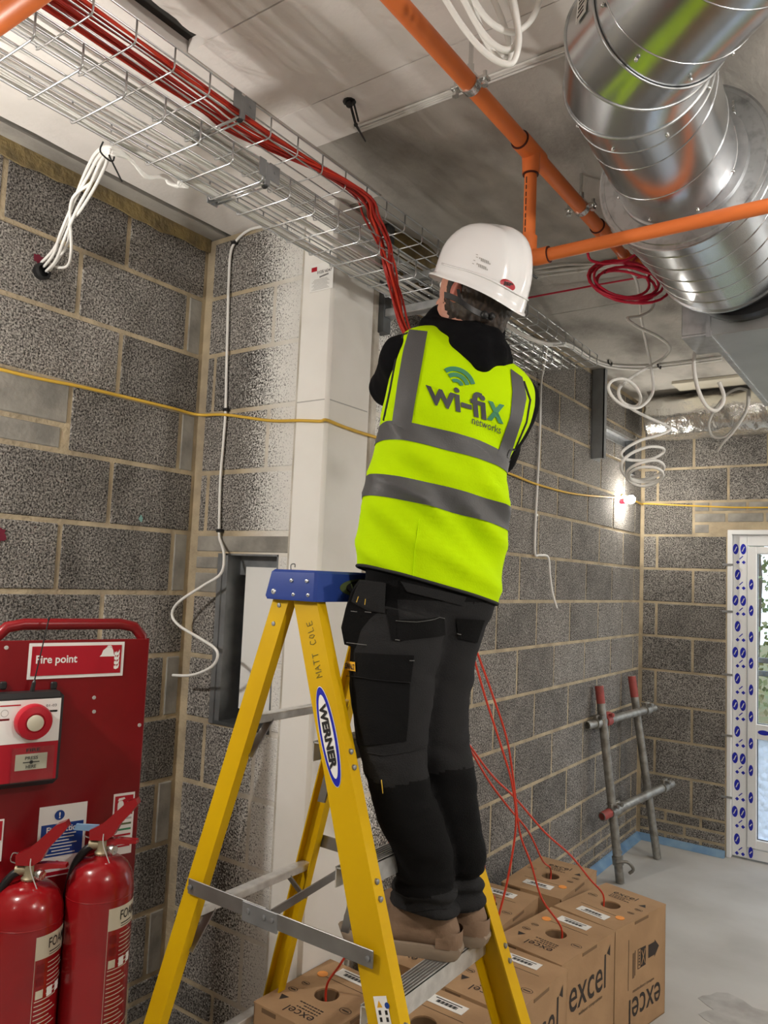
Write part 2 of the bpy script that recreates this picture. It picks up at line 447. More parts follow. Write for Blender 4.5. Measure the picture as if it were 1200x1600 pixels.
BLK = {}
def block(parent, c, u, l, h, mat='block', proud=.005, name='block', th=.02):
    """one masonry unit: centre c on the wall face, u = wall direction, l x h face"""
    key = (round(l, 3), round(h, 3), mat, name)
    if key not in BLK:
        BLK[key] = MB().obox((0, 0, 0), (l / 2, 0, 0), (0, th, 0), (0, 0, h / 2), .0035).mesh(name, mat)
    o = obj(name, BLK[key], parent)
    o.matrix_world = Matrix.Translation(c) @ Matrix.Rotation(math.atan2(u[1], u[0]), 4, 'Z')
    return o
class Wall:
    def __init__(s, name, org, u, n, mortar='mortar'):
        s.o, s.u, s.n = V(org), V(u), V(n); s.name = name; s.mort = mortar
    def P(s, a, z, d=0): return s.o + s.u * a + V((0, 0, z)) + s.n * d
    def plate(s, rects, mats='mortar', th=.1):
        mb = MB()
        for a0, a1, z0, z1 in rects:
            mb.obox((s.P(a0, z0) + s.P(a1, z1)) / 2 - s.n * (th / 2 + .0025), s.u * (a1 - a0) / 2, s.n * th / 2, V((0, 0, (z1 - z0) / 2)))
        s.ob = tag(mb.build(s.name, mats), kind='structure')
        return s.ob
    def row(s, z0, z1, cuts, mat='block', gap=.016, keep=None):
        """blocks between successive cut positions"""
        for a0, a1 in zip(cuts[:-1], cuts[1:]):
            l = a1 - a0 - gap
            if l < .02 or (keep and not keep(a0, a1, z0, z1)): continue
            mm = mat(a0, a1) if callable(mat) else mat
            block(s.ob, s.P((a0 + a1) / 2, (z0 + z1) / 2, -.0205 + random.uniform(.0005, .0025)), s.u, round(l, 3), round(z1 - z0 - gap, 3), mm)
# floor -------------------------------------------------------------
fl = tag(MB().box((XA - .1, YK - .1, -.12), (XR + .1, YD + .1, 0)).build('floor', 'screed'), kind='structure')
mb = MB(); pts = []
c0 = on(1168, 1592, 'z', 0)
for i in range(28):
    a = 2 * math.pi * i / 28; r = .17 * (1 + .22 * math.sin(3 * a + 1) + .12 * math.sin(7 * a))
    pts.append(c0 + V((r * math.cos(a) * 1.1, r * math.sin(a) * .8, .0004)))
mb.prism(pts, (0, 0, .0012)).build('floor_patch', 'screed_dark', fl)
# wall A (left) -----------------------------------------------------
wa = Wall('wall_left', (XA, 0, 0), (0, 1, 0), (1, 0, 0)); wa.plate([(YK, YB + .1, 0, 2.93)])
for k in range(-2, 10):
    z0, z1 = zline(k), zline(k + 1)
    if k % 2:
        cuts = [YB - .005, 1.592, 1.145]
        while cuts[-1] > -.3: cuts.append(cuts[-1] - .45)
        wa.row(z0, z1, cuts[::-1])
    else:
        cuts = [YB - .008, 1.872, 1.418]
        while cuts[-1] > -.3: cuts.append(cuts[-1] - .45)
        cuts = cuts[::-1]
        filler = lambda a0, a1: 'smooth_block' if a1 - a0 < .1 else 'block'
        if k == 6:
            wa.row(z0, z1, [c for c in cuts if c > 1.40], filler)
            wa.row(z0 + .085, z1, [.968, 1.418], 'smooth_block'); wa.row(z0, z0 + .085, [.968, 1.40], 'smooth_block')
            wa.row(z0, z1, [c for c in cuts if c < 1.0])
        else: wa.row(z0, z1, cuts, filler)
for z0, z1 in ((0.0, .068), (.068, .138), (.138, zline(-2))): wa.row(z0 + .001, z1, [0, .45, .9, 1.35, 1.8, 1.95])
# spray marks left by setting out
pm('spray_red', (.16, .012, .03), .8); pm('spray_teal', (.18, .36, .33), .8)
for j, (px, py, rx_, rz_, mt) in enumerate(((60, 405, .016, .014, 'spray_red'), (1, 836, .016, .024, 'spray_red'), (220, 810, .008, .011, 'spray_teal'))):
    c = on(px, py, 'x', XA + .0035); pts = []
    for i in range(18):
        a = 2 * math.pi * i / 18; k = 1 + .75 * noise.noise(V((math.cos(a) * 4, math.sin(a) * 4, j * 3)))
        pts.append(c + V((0, rx_ * k * math.cos(a), rz_ * k * math.sin(a))))
    MB().prism(pts, (.0008, 0, 0)).build('paint_mark', mt, wa.ob)
# beam-fill foam and bearing strip along the top of wall A
ff = MB()
n = 40; top = []; bot = []
for i in range(n + 1):
    y = -.4 + (YB + .4) * i / n
    bot.append(V((XA + .004, y, 2.885 + .022 * noise.noise(V((y * 9, 3, 0))) - .012 * abs(noise.noise(V((y * 23, 7, 1))))))); top.append(V((XA + .004, y, 2.935)))
for i in range(n): ff.prism([bot[i], bot[i + 1], top[i + 1], top[i]], (.008, 0, 0))
ff.build('foam_fill', 'foam', wa.ob, smooth=30)
# wall B (short return beside the column) ----------------------------
XCL, XCR, YCF, YCB = -1.767, -1.622, 1.925, 2.165
wb = Wall('wall_return', (0, YB, 0), (1, 0, 0), (0, -1, 0)); RX0, RX1, RZ0, RZ1 = -2.125, -1.833, 1.108, 1.715
wb.plate([(XA - .1, RX0, 0, 2.93), (RX1, XCL + .02, 0, 2.93), (RX0, RX1, 0, RZ0), (RX0, RX1, RZ1, 2.93)])
for k in range(-2, 10):
    z0, z1 = zline(k), zline(k + 1)
    L0, R0 = XA + .03, XCL - .005
    if k == 9: wb.row(z0, z1, [L0, R0])
    elif k in (8, 6): wb.row(z0, z1, [L0, -1.918, R0])
    elif k in (7, 5): wb.row(z0, z1, [L0, -2.212, R0])
    elif k == 4:
        wb.row(RZ1 - .002, z1 - .002, [L0, R0], 'smooth_block'); wb.row(1.65, RZ1 - .005, [L0, RX0], 'smooth_block'); wb.row(z0, 1.65, [L0, RX0], 'smooth_block'); wb.row(z0, RZ1, [RX1, R0])
    elif k == 3 or k == 2: wb.row(z0, z1, [L0, RX0]); wb.row(z0, z1, [RX1, R0])
    elif k == 1: wb.row(z0, RZ0, [L0, -2.15, -1.90, R0])
    elif k % 2 == 0: wb.row(z0, z1, [L0, -1.905, R0])
    else: wb.row(z0, z1, [L0, -2.15, R0])
for z0, z1 in ((.001, .104), (.104, zline(-2))): wb.row(z0, z1, [XA + .03, -2.03, XCL - .005])
# steel lined opening
rec = empty('trim_3'); tag(rec, kind='structure')
D = .15
MB().box((RX0, YB + .001, RZ0), (RX0 + .045, YB + D, RZ1)).box((RX0, YB - .006, RZ0), (RX0 + .022, YB + .004, RZ1)).build('side_liner', 'galv_dull', rec)
MB().box((RX1 - .006, YB + .001, RZ0), (RX1, YB + D, RZ1)).build('side_liner', 'galv_dull', rec)
MB().box((RX0, YB + .001, RZ1 - .006), (RX1, YB + D, RZ1)).box((RX0, YB + .066, RZ1 - .075), (RX1, YB + D, RZ1 - .006)).build('head_liner', 'galv_dull', rec)
MB().box((RX0, YB - .004, RZ0), (RX1, YB + D, RZ0 + .012)).box((RX0 + .1, YB + .05, RZ0 + .012), (RX1 - .006, YB + D, RZ0 + .055)).build('sill_liner', 'steel_dark', rec)
MB().box((RX0, YB + D, RZ0), (RX1, YB + D + .01, RZ1)).build('back_plate', 'galv_dull', rec)
MB().box((RX0 + .085, YB + .055, RZ0 + .055), (RX1 - .006, YB + .065, RZ1 - .045)).build('back_board', 'white_print', rec)
# boxed-in white column ----------------------------------------------
co = MB()
co.box((XCL, YCF, 0), (XCR, YCB, ZC), .012)
col_o = tag(co.build('trim_1', 'white_paint', smooth=40), kind='structure')
cs = MB(); cs.box((XCL - .012, YCF + .012, 0), (XCL + .012, YCF + .03, ZC), .004); cs.box((XCR - .02, YCB - .01, 0), (XCR + .006, YCB + .03, ZC), .006)
cs.build('sealant_bead', 'mortar_white', col_o, smooth=40)
jj = MB(); jj.box((XCL + .01, YCF - .0012, 2.231), (XCR - .012, YCF + .002, 2.2345)); jj.box((XCR - .002, YCF + .012, 2.231), (XCR + .0012, YCB - .02, 2.2345)); jj.build('board_joint', 'grey_print', col_o)
# wall C (long wall behind the ladder) --------------------------------
wc = Wall('wall_rear', (XC, 0, 0), (0, 1, 0), (1, 0, 0)); wc.plate([(YB, YD + .1, 0, ZC)])
for k in range(-2, 10):
    z0, z1 = zline(k), min(zline(k + 1), 2.925)
    cuts = [4.985 if k % 2 else 4.775]
    while cuts[-1] > 2.7: cuts.append(cuts[-1] - .442)
    cuts = [2.185] + cuts[::-1] + ([] if k % 2 else [5.215]) + [YD - .005]
    wc.row(z0, z1, cuts)
cuts = [2.185 + .225 * i for i in range(15)]
for i, (z0, z1) in enumerate(((0.001, .068), (.068, .138), (.138, zline(-2)))): wc.row(z0, z1, [c + (.11 if i % 2 else 0) for c in cuts if c < 5.2] + [YD - .005])
# wall D (far wall with the door) -------------------------------------
DX0, DZ1 = -1.078, 2.052; DX1 = .20
wd = Wall('wall_far', (0, YD, 0), (1, 0, 0), (0, -1, 0)); wd.plate([(XC - .1, DX0, 0, ZC), (DX1, XR + .1, 0, ZC), (DX0, DX1, DZ1, ZC)])
for k in range(-2, 10):
    z0, z1 = zline(k), min(zline(k + 1), 2.925)
    c = (-1.524 if k % 2 else -1.289) - .45
    cuts = [XC + .014]
    while c < XR:
        c += .45
        if c > XC + .05: cuts.append(c)
    if z1 <= DZ1 + .05:
        wd.row(z0, z1, [q for q in cuts if q < DX0 - .03] + [DX0]); wd.row(z0, z1, [DX1] + [q for q in cuts if q > DX1 + .05])
    elif k == 6:
        wd.row(z0, z1, [q for q in cuts if q < -1.28]); wd.row(z0, z1, [DX1] + [q for q in cuts if q > DX1 + .05])
        for j in range(3):
            za = z0 + .008 + j * .0725; wd.row(za, za + .0725, [-1.289 - (.0 if j == 1 else 0)] + [-1.289 + .105 + .225 * i + (.1 if j == 1 else 0) for i in range(6)], 'smooth_block', keep=lambda a0, a1, b0, b1: b0 > DZ1 - .01 or a1 < DX0)
    else: wd.row(z0, z1, cuts, lambda a0, a1: 'block')
for i, (z0, z1) in enumerate(((0.001, .068), (.068, .138), (.138, zline(-2)))): wd.row(z0, z1, [XC + .014, -1.45 - .1 * (i % 2), -1.23 - .1 * (i % 2), DX0])
# walls out of the picture -------------------------------------------
tag(MB().box((XR, YK - .1, 0), (XR + .1, YD + .1, ZC)).build('wall_right', 'smooth_block'), kind='structure')
tag(MB().box((XA - .1, YK - .1, 0), (XR, YK, ZC)).build('wall_back', 'smooth_block'), kind='structure')
# ceiling: precast slabs with open joints ------------------------------
ce = tag(MB().box((XA - .2, YK - .2, ZC + .035), (XR + .2, YD + .2, ZC + .12)).build('ceiling', 'dark_gap'), kind='structure')
def slab(poly, mat, dz=0, name='slab'):
    o = MB().prism([V((x, y, ZC + dz)) for x, y in poly], (0, 0, .036)).build(name, mat, ce); return o
YJ1, YJ2, YJ3 = 1.168, 1.496, 1.665
slab([(XA - .05, YK), (-2.205, YK), (-2.205, YB + .05), (XA - .05, YB + .05)], 'ceiling_grey', .0)
rg = [(-2.18 + .012 * noise.noise(V((y * 8, 0, 4))), y) for y in [YK + (1.6 - YK) * i / 40 for i in range(41)]]
slab([(x, y) for x, y in rg] + [(-2.175, YB + .05), (-1.5, YB + .05), (-1.5, YJ3), (-1.497, YK)], 'ceiling_pale')
jag = [(-1.425 + .03 * noise.noise(V((y * 14, 2, 9))), y) for y in [.62 + (YJ1 - .62) * i / 24 for i in range(25)]]
slab([(-1.49, YK), (XR, YK), (XR, YJ1 - .002)] + [(x, min(y, YJ1 - .002)) for x, y in jag[::-1]] + [(-1.49, .60)], 'ceiling_pale')
slab([(-1.494, YJ1 + .002), (XR, YJ1 + .002), (XR, YJ2 - .0015), (-1.494, YJ2 - .0015)], 'ceiling_pale')
slab([(-1.494, YJ2 + .0015), (XR, YJ2 + .0002), (XR, YJ3), (-1.494, YJ3)], 'ceiling_pale')
slab([(-1.494, YJ3 + .0004), (XR, YJ3 + .0004), (XR, 3.36), (XC - .05, 3.36), (XC - .05, YB + .054), (-1.494, YB + .054)], 'ceiling_grey')
slab([(XC - .05, 3.364), (XR, 3.364), (XR, YD + .05), (XC - .05, YD + .05)], 'ceiling_grey')
# foam lump where wall C meets the soffit above the tray
mb = MB(); c = V((XC, 2.36, 2.90)); rings = []
for i in range(9):
    t = i / 8; y = 2.20 + .42 * t; h = .085 * math.sin(math.pi * min(max(t, .03), .97)) + .012
    rings.append([V((XC + .002, y, ZC - h * 1.6)), V((XC + h * .55, y, ZC - h * .9)), V((XC + h * .7, y, ZC - .001)), V((XC - .01, y, ZC - .001))])
mb.loft(rings).build('foam_fill', 'foam', wc.ob, smooth=True)
# added pale strip standing in for light on the soffit near the far wall
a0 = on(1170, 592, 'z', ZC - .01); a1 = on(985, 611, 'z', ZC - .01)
tag(MB().box((-1.30, a0.y - .10, ZC - .02), (.2, a0.y + .10, ZC - .0005), .003).build('lit_soffit_strip', 'painted_soffit_light'), kind='structure')
# blue membrane upstand along the floor edge
mb = MB()
for p0, p1, nn in ((V((XC, 2.2, 0)), V((XC, YD, 0)), V((1, 0, 0))), (V((XC, YD, 0)), V((DX0 - .005, YD, 0)), V((0, -1, 0)))):
    mb.prism([p0 + nn * .002, p0 + nn * .045 + V((0, 0, .001)), p0 + nn * .012 + V((0, 0, .036)), p0 + nn * .002 + V((0, 0, .038))], p1 - p0)
tag(mb.build('baseboard_far', 'dpm_blue'), kind='structure')
# door ------------------------------------------------------------------
dr = tag(empty('door_1'), kind='structure')
YF = YD + .035   # front of frame
MB().box((DX0, YD - .001, 0), (DX0 + .026, YF + .09, DZ1), .003).box((DX0, YD, DZ1 - .03), (DX1, YF + .09, DZ1), .003).build('reveal_liner', 'upvc', dr)
XO0, XO1 = DX0 + .026, DX0 + .112     # outer frame
XS1 = XO1 + .058                       # sash stile
MB().box((XO0, YF, 0.01), (XO1, YF + .07, DZ1 - .03), .004).build('frame_jamb', 'upvc', dr)
MB().box((XO1, YF, DZ1 - .10), (DX1, YF + .07, DZ1 - .03), .004).build('frame_head', 'upvc', dr)
MB().box((XO1, YF, 0.01), (DX1, YF + .07, .075), .004).build('threshold', 'upvc', dr)
sa = MB()
sa.box((XO1 + .004, YF - .014, .08), (XS1, YF + .05, 1.945), .004)
sash = sa.build('sash_stile', 'upvc', dr)
for z0, z1 in ((.08, .135), (.745, .838), (1.90, 1.945)):
    MB().box((XS1 - .004, YF - .012, z0), (DX1, YF + .05, z1), .004).build('sash_rail', 'upvc', dr)
MB().box((XS1 - .005, YF + .012, .835), (DX1, YF + .03, 1.902)).build('pane', 'pane_clear', dr)
MB().box((XS1 - .005, YF + .012, .133), (DX1, YF + .03, .748)).build('pane', 'pane_wrapped', dr)
mb = MB()
for z0, z1 in ((.838, 1.90), (.135, .745)): mb.box((XS1, YF + .006, z0), (XS1 + .004, YF + .013, z1)).box((XS1, YF + .006, z0), (DX1, YF + .013, z0 + .004))
mb.build('gasket', 'black_plastic', dr)
# printed protective tape: blue ovals and small diamonds
def oval(mb, c, X, Y, n=20, hole=.62):
    ring = [c + X * math.cos(2 * math.pi * i / n) + Y * math.sin(2 * math.pi * i / n) for i in range(n)]
    mb.add(ring, [tuple(range(n))])
tp = MB(); tw = MB()
yy = YF - .0008
for i in range(12):
    z = 1.93 - i * .165
    if z < .1: break
    xo = XO0 + (.062 if i % 2 == 0 else .03)
    for xx in (xo, xo - .045):
        if XO0 + .008 < xx < XO1 - .002:
            w_ = min(.017, XO1 - xx, xx - XO0)
            oval(tp, V((xx, yy, z)), V((w_, 0, 0)), V((0, 0, .034)))
            for s in (-1, 0, 1): tw.obox(V((xx + s * .004, yy - .0006, z + s * .009)), V((.0035, 0, .006)), V((0, .0003, 0)), V((.002, 0, -.002)))
    for dx in (0.03, .065): tp.obox(V((XO0 + dx, yy, z - .085)), V((.006, 0, .006)), V((0, .0003, 0)), V((.006, 0, -.006)))
    tp.obox(V((XO0 + .05, yy, z - .055)), V((.010, 0, .010)), V((0, .0003, 0)), V((.002, 0, -.002)))
    if z < 1.86:
        oval(tp, V((XO1 + .026, YF - .0148, z - .06)), V((.013, 0, 0)), V((0, 0, .034)))
        tw.obox(V((XO1 + .026, YF - .0156, z - .06)), V((.006, 0, .008)), V((0, .0003, 0)), V((.002, 0, -.002)))
for xx in (XS1 + .04, XS1 + .15, XS1 + .26): oval(tp, V((xx, YF - .0128, .79)), V((.034, 0, 0)), V((0, 0, .015)))
tp.build('tape_print', 'blue_print', dr, fix=False); tw.build('tape_lettering', 'white_print', dr, fix=False)
for z in (.36, .74, 1.12, 1.52, 1.82):
    MB().box((DX0 - .03, YD - .004, z), (DX0 + .035, YD - .0005, z + .014)).build('fixing_strap', 'galv', dr)
# outside the door: bank, railing, trees ---------------------------------
go = tag(MB().box((-9, YD + .2, -.4), (8, 30, -.15)).build('ground_outside', 'grass'), kind='structure')
rl = empty('railing'); tag(rl, 'dark metal railing outside beyond the glazed door', 'railing')
for z in (.95, 1.06): MB().box((-3, 7.3, z), (1.5, 7.34, z + .045), .004).build('rail', 'steel_dark', rl)
for x in (-2.6, -1.3, 0., 1.3): MB().box((x, 7.3, -.16), (x + .045, 7.34, 1.1), .004).build('post', 'steel_dark', rl)
for i, (x, y, h, lab) in enumerate(((-1.9, 10.5, 4.6, 'leafy tree outside nearest the glazed door'), (-.9, 12.5, 5.5, 'taller pale tree outside behind the railing'), (-3.2, 14, 6.0, 'dense dark tree furthest beyond the door'), (.4, 11, 4.5, 'bushy tree outside at the far side of the door'))):
    t = tag(empty('tree'), lab, 'tree', 'trees outside the door')
    MB().tube([(x, y, -.2), (x + .1, y, h * .4), (x, y + .1, h * .8)], [.12, .09, .04], 8).build('trunk', 'bark', t, smooth=True)
    mb = MB(); rnd = random.Random(i)
    for j in range(1500):
        a = rnd.random() * 6.28; u = rnd.random(); r = (.35 + .65 * rnd.random()) * 1.15
        c = V((x + r * math.cos(a) * (1 - .4 * u), y + r * math.sin(a) * (1 - .4 * u), .1 + (h - .3) * u))
        d1 = V((rnd.uniform(-1, 1), rnd.uniform(-1, 1), rnd.uniform(-1, 1))).normalized() * .05; d2 = d1.orthogonal().normalized() * .035
        mb.add([c - d1, c + d2, c + d1, c - d2], [(0, 1, 2, 3)])
    tag(mb.build('foliage', 'leaf', t, fix=False), kind='stuff')
pm('steel_grey', (.30, .315, .325), .5, .3, col2=(.25, .26, .27), scale=14)
# ------------------------------------------------------------------ wire basket trays
def basket(label, x0, x1, z, y0, y1, ph, side):
    t = empty('wire_basket_tray'); tag(t, label, 'cable tray', 'wire basket trays under the soffit')
    r = .0022; h = .052
    me = MB().tube([(x0, 0, z + h), (x0, 0, z + .008), (x0 + .003, 0, z + .002), (x0 + .010, 0, z), (x1 - .010, 0, z), (x1 - .003, 0, z + .002), (x1, 0, z + .008), (x1, 0, z + h)], r, 6).mesh('cross_wire', 'wire', smooth=True)
    k = 0; y = ph
    while y > y0: y -= .1
    y += .1
    while y < y1:
        o = obj('cross_wire', me, t); o.location = (0, y, 0); y += .1
    xs = [x0 + .012 + (x1 - x0 - .024) * i / 4 for i in range(5)]
    ln = MB().tube([(0, y0, 0), (0, (y0 + y1) / 2, 0), (0, y1, 0)], r, 6).mesh('long_wire', 'wire', smooth=True)
    for px, pz in [(x, z + .0042) for x in xs] + [(x0 + .0042, z + .027), (x1 - .0042, z + .027), (x0, z + h + .002), (x1, z + h + .002)]:
        o = obj('long_wire', ln, t); o.location = (px, 0, pz)
    return t
LX0, LX1, LZ = -1.537, -1.343, 2.62
UX0, UX1, UZ = -1.53, -1.327, 2.73
t_low = basket('lower galvanised wire basket tray carrying loose white cables', LX0, LX1, LZ, -.6, 3.22, .702, 1)
t_up = basket('upper galvanised wire basket tray carrying the red cable bundle', UX0, UX1, UZ, -.6, 3.62, .806, 1)
# splice couplers clipped to the side wires, with their cross links
def coupler(t, x, y, z, cross):
    mb = MB()
    mb.box((x + .003, y - .030, z + .012), (x + .006, y - .006, z + .056), .001); mb.box((x + .003, y + .006, z + .012), (x + .006, y + .042, z + .056), .001)
    mb.box((x + .001, y - .008, z - .006), (x + .007, y + .008, z + .05), .001); mb.cyl((x + .002, y + .024, z + .036), (x + .0075, y + .024, z + .036), .004, 8)
    mb.build('coupler', 'galv_dull', t)
    mb = MB(); mb.ball((x - .004, y, z - .004), .009, 8, 6).build('bolt', 'black_plastic', t)
    if cross:
        a, b = cross
        for dy in (-.008, .008): MB().tube([(a, y + dy, z - .0045), (b, y + dy, z - .0045)], .0028, 6).build('cross_wire', 'wire', t, smooth=True)
coupler(t_up, UX1, 1.205, UZ, (UX0 + .04, UX1)); coupler(t_low, LX1, 1.315, LZ, (LX0, LX1))
MB().box((LX0 - .006, 1.30, LZ - .004), (LX0 - .002, 1.335, LZ + .03)).build('coupler', 'galv_dull', t_low); MB().box((UX0 + .03, 1.195, UZ - .012), (UX0 + .05, 1.225, UZ + .02), .003).build('coupler', 'zinc', t_up)
# wall brackets under the trays
br = empty('tray_bracket'); tag(br, 'grey channel bracket on the wall holding the trays beside the column', 'bracket')
for y, z in ((2.20, LZ - .012), ):
    MB().box((XC + .002, y - .022, 2.53), (XC + .045, y + .022, ZC - .002), .002).build('upright', 'steel_dark', br)
    MB().box((XC + .045, y - .02, z - .024), (LX1 + .02, y + .02, z + .006), .003).build('arm', 'galv', br)
    MB().box((XC + .045, y - .016, UZ - .03), (UX1 + .02, y + .016, UZ - .004), .003).build('arm', 'galv', br)
br2 = empty('tray_bracket'); tag(br2, 'galvanised cantilever bracket under the trays behind the white helmet', 'bracket')
MB().box((XC + .002, 2.53, 2.55), (XC + .045, 2.57, ZC - .002), .002).build('upright', 'galv_dull', br2)
MB().box((XC + .045, 2.53, LZ - .03), (LX1 + .02, 2.57, LZ - .004), .003).build('arm', 'galv', br2)
MB().box((XC + .045, 2.535, UZ - .03), (UX1 + .02, 2.565, UZ - .004), .003).build('arm', 'galv', br2)

# ------------------------------------------------------------------ cables lying in the trays
rnd = random.Random(3)
def lay(x, z, y0, y1, amp=.010, seed=0, pull=None):
    n = 16; P = []
    for i in range(n + 1):
        y = y0 + (y1 - y0) * i / n
        xx = x + amp * 2.0 * noise.noise(V((y * 1.1, seed * 3.7, 1))) + amp * .6 * noise.noise(V((y * 4, seed * 5.1, 6)))
        P.append(V((xx, y, z + .006 * abs(noise.noise(V((y * 2, seed * 1.3, 3)))))))
    return P
def clampx(P, a, b):
    for p in P: p.x = min(max(p.x, a), b)
    return P
for i in range(10):   # lower tray, white
    x = LX0 + .012 + (.030 * i / 5 if i < 6 else .062 + .015 * (i - 6))
    P = clampx(lay(x, LZ + .0105 + .006 * (i // 6), -.6, 3.15 - .1 * (i % 3), .012, i), LX0 + .008, LX1 - .01)
    cable('data_cable', P, .0040, 'cable_white', 'loose white cable lying along the lower wire basket tray', group='white cables in the lower tray', k=4, n=6)
for i in range(7):   # upper tray, grey and white, along the left
    x = UX0 + .020 + .062 * i / 6
    P = clampx(lay(x, UZ + .0105 + .006 * (i % 2), -.6, 3.5 - .12 * (i % 4), .008, i + 40), UX0 + .009, UX1 - .07)
    cable('data_cable', P, .0040, 'cable_grey' if i % 2 else 'cable_white', 'pale grey cable lying along the left of the upper tray', group='grey cables in the upper tray', k=4, n=6)
HAND = dep(655, 552, 2.27)
hb = [on(556, 296, 'z', UZ + .02), on(584, 340, 'z', UZ - .01), on(600, 385, 'z', UZ - .065), on(608, 420, 'z', LZ - .005), on(618, 462, 'z', LZ - .10), dep(630, 508, 2.30), HAND]
RED_N = 13
for i in range(RED_N):
    a = rnd.uniform(0, 6.28); rr = math.sqrt((i + .5) / RED_N)
    x = UX1 - .014 - .085 * (i / RED_N)
    P = clampx(lay(x, UZ + .011 + .016 * rnd.random(), -.6, 1.28, .013, i + 80), UX1 - .112, UX1 - .008)
    off = V((math.cos(a), math.sin(a), 0)) * rr
    for j, q in enumerate(hb):
        s = (.030, .026, .024, .023, .020, .018, .012)[j]
        jx, jy = rnd.uniform(-.4, .4), rnd.uniform(-.5, .5)
        P.append(q + RT * (off.x + jx) * s + (UP * .3 + FW * .7) * (off.y + jy) * s)
    # tail: from the hands down in front of the body
    cable('red_cable', P, .0034, 'cable_red_bright' if i % 3 == 0 else 'cable_red', 'red cable of the bundle that drops from the upper tray to the worker', group='red cables in the upper tray', k=5, n=6)
# white tails tied to the lower tray and fed into the left wall
tie = on(171, 235, 'x', LX0)
hole = on(66, 424, 'x', XA + .012)
def z8(x, y): return (x / 2.857, 200 + y / 2.857)
for i, pts in enumerate(([(490, 85), (430, 110), (385, 190), (340, 300), (290, 440), (240, 540), (185, 600)], [(490, 95), (440, 130), (395, 210), (330, 330), (270, 470), (240, 560), (195, 620)], [(492, 105), (450, 150), (400, 260), (340, 370), (285, 500), (250, 590), (205, 640)],
                         [(494, 112), (470, 170), (420, 270), (350, 380), (310, 420), (300, 520), (215, 645)], [(494, 118), (470, 150), (410, 240), (318, 330), (318, 540), (300, 615), (247, 622)])):
    n = len(pts); P = []
    for j, p in enumerate(pts):
        x = tie.x + (hole.x - tie.x) * (j / (n - 1)) ** .9
        P.append(on(*z8(*p), 'x', x))
    if i == 4: P[-1] = on(*z8(*pts[-1]), 'x', XA + .03)
    pre = [on(*z8(*p), 'x', LX0 + dx) for p, dx in (((800 + 10 * i, 240 + 6 * i), .03), ((790 - 8 * i, 262 - 3 * i), -.012), ((735, 212 + 3 * i), -.02), ((655, 222 - 2 * i), -.02), ((575, 130 + 2 * i), -.01))]
    cable('tail_cable', pre + P, .0042, 'cable_white', 'white cable looping from the tray into the hole in the left wall', group='white tails into the left wall')
g = empty('cable_grommet'); tag(g, 'dark round grommet hole in the left wall taking the white cables', 'grommet')
MB().lathe(hole - V((.012, 0, 0)), (1, 0, 0), [(.026, .001), (.026, .02), (.018, .022), (.018, .004), (.0, .004)], 18).build('ring', 'rubber', g, smooth=40)
MB().tube(spline([tie + V((.004, -.02, .01)), tie + V((-.004, -.02, -.012)), tie + V((-.004, .012, -.02)), tie + V((.006, .01, .004))], 5), .002, 6).tube(spline([tie + V((0, 0, -.012)), on(*z8(505, 160), 'x', LX0 - .02), on(*z8(545, 240), 'x', LX0 - .03)], 5), .002, 6).build('cable_tie', 'black_plastic')
tag(bpy.data.objects['cable_tie'], 'black cable tie holding the white tails to the lower tray', 'cable tie')
# ceiling mounted white cables running across
for i in range(4):
    y = 1.648 + .008 * i - .012; P = [V((-1.33 + .6 * j, y + .006 * math.sin(3 * j + i), ZC - .006)) for j in range(7)]
    cable('soffit_cable', P, .0036, 'cable_white', 'white cable clipped straight across the soffit above the orange pipe', group='white cables across the soffit', k=4, n=6)
# black strap hanging from the soffit
st = empty('hanging_strap'); tag(st, 'black strap tie hanging from a fixing in the soffit', 'strap')
c = on(546, 158, 'z', ZC)
MB().cyl(c - V((0, 0, .004)), c, .018, 10).ball(c - V((0, 0, .008)), .011, 8, 6).build('fixing', 'black_plastic', st)
e = dep(571, 221, depth_of(c) - .02); m_ = dep(556, 195, depth_of(c))
MB().tube([c, m_, e], [.004, .004, .002], 6).tube([c + V((.012, 0, 0)), dep(560, 190, depth_of(c))], .003, 6).ball(m_, .006, 8, 6).build('strap', 'black_plastic', st)

# ------------------------------------------------------------------ orange sprinkler pipe
pp = empty('sprinkler_pipe'); tag(pp, 'orange plastic sprinkler pipe run under the soffit with a dropped branch', 'pipe')
PX, PZ, TY = -.876, 2.825, 1.848; R1, R2 = .0212, .0168; BZ = 2.524
MB().cyl((PX, -1.5, PZ), (PX, TY - .04, PZ), R1, 20).build('main_pipe', 'orange_pipe', pp, smooth=40)
MB().cyl((PX, TY - .07, PZ), (PX, TY + .05, PZ), R1 + .005, 20).lathe((PX, TY, PZ), (0, 0, -1), [(R2 + .009, 0), (R2 + .006, .06), (R2 + .006, .062), (0, .062)], 20).build('tee', 'orange_pipe', pp, smooth=40)
MB().lathe((PX, TY - .0735, PZ), (0, 1, 0), [(R1 + .001, 0), (R1 + .0045, 0), (R1 + .0045, .003), (R1 + .001, .003)], 20).lathe((PX, TY, PZ - .0655), (0, 0, 1), [(R2, 0), (R2 + .005, 0), (R2 + .005, .003), (R2, .003)], 20).build('joint_line', 'orange_dark', pp)
MB().cyl((PX, TY + .04, PZ), (PX, 2.40, PZ), R1, 20).build('main_pipe', 'orange_pipe', pp, smooth=40)
MB().lathe((PX, 2.36, PZ), (0, 1, 0), [(R1, 0), (R1 + .005, 0), (R1 + .005, .05), (R2 + .004, .075), (R2 + .004, .09), (0, .09)], 20).build('reducer', 'orange_pipe', pp, smooth=30)
MB().lathe((PX, 2.3565, PZ), (0, 1, 0), [(R1, 0), (R1 + .0045, 0), (R1 + .0045, .003), (R1, .003)], 20).build('joint_line', 'orange_dark', pp)
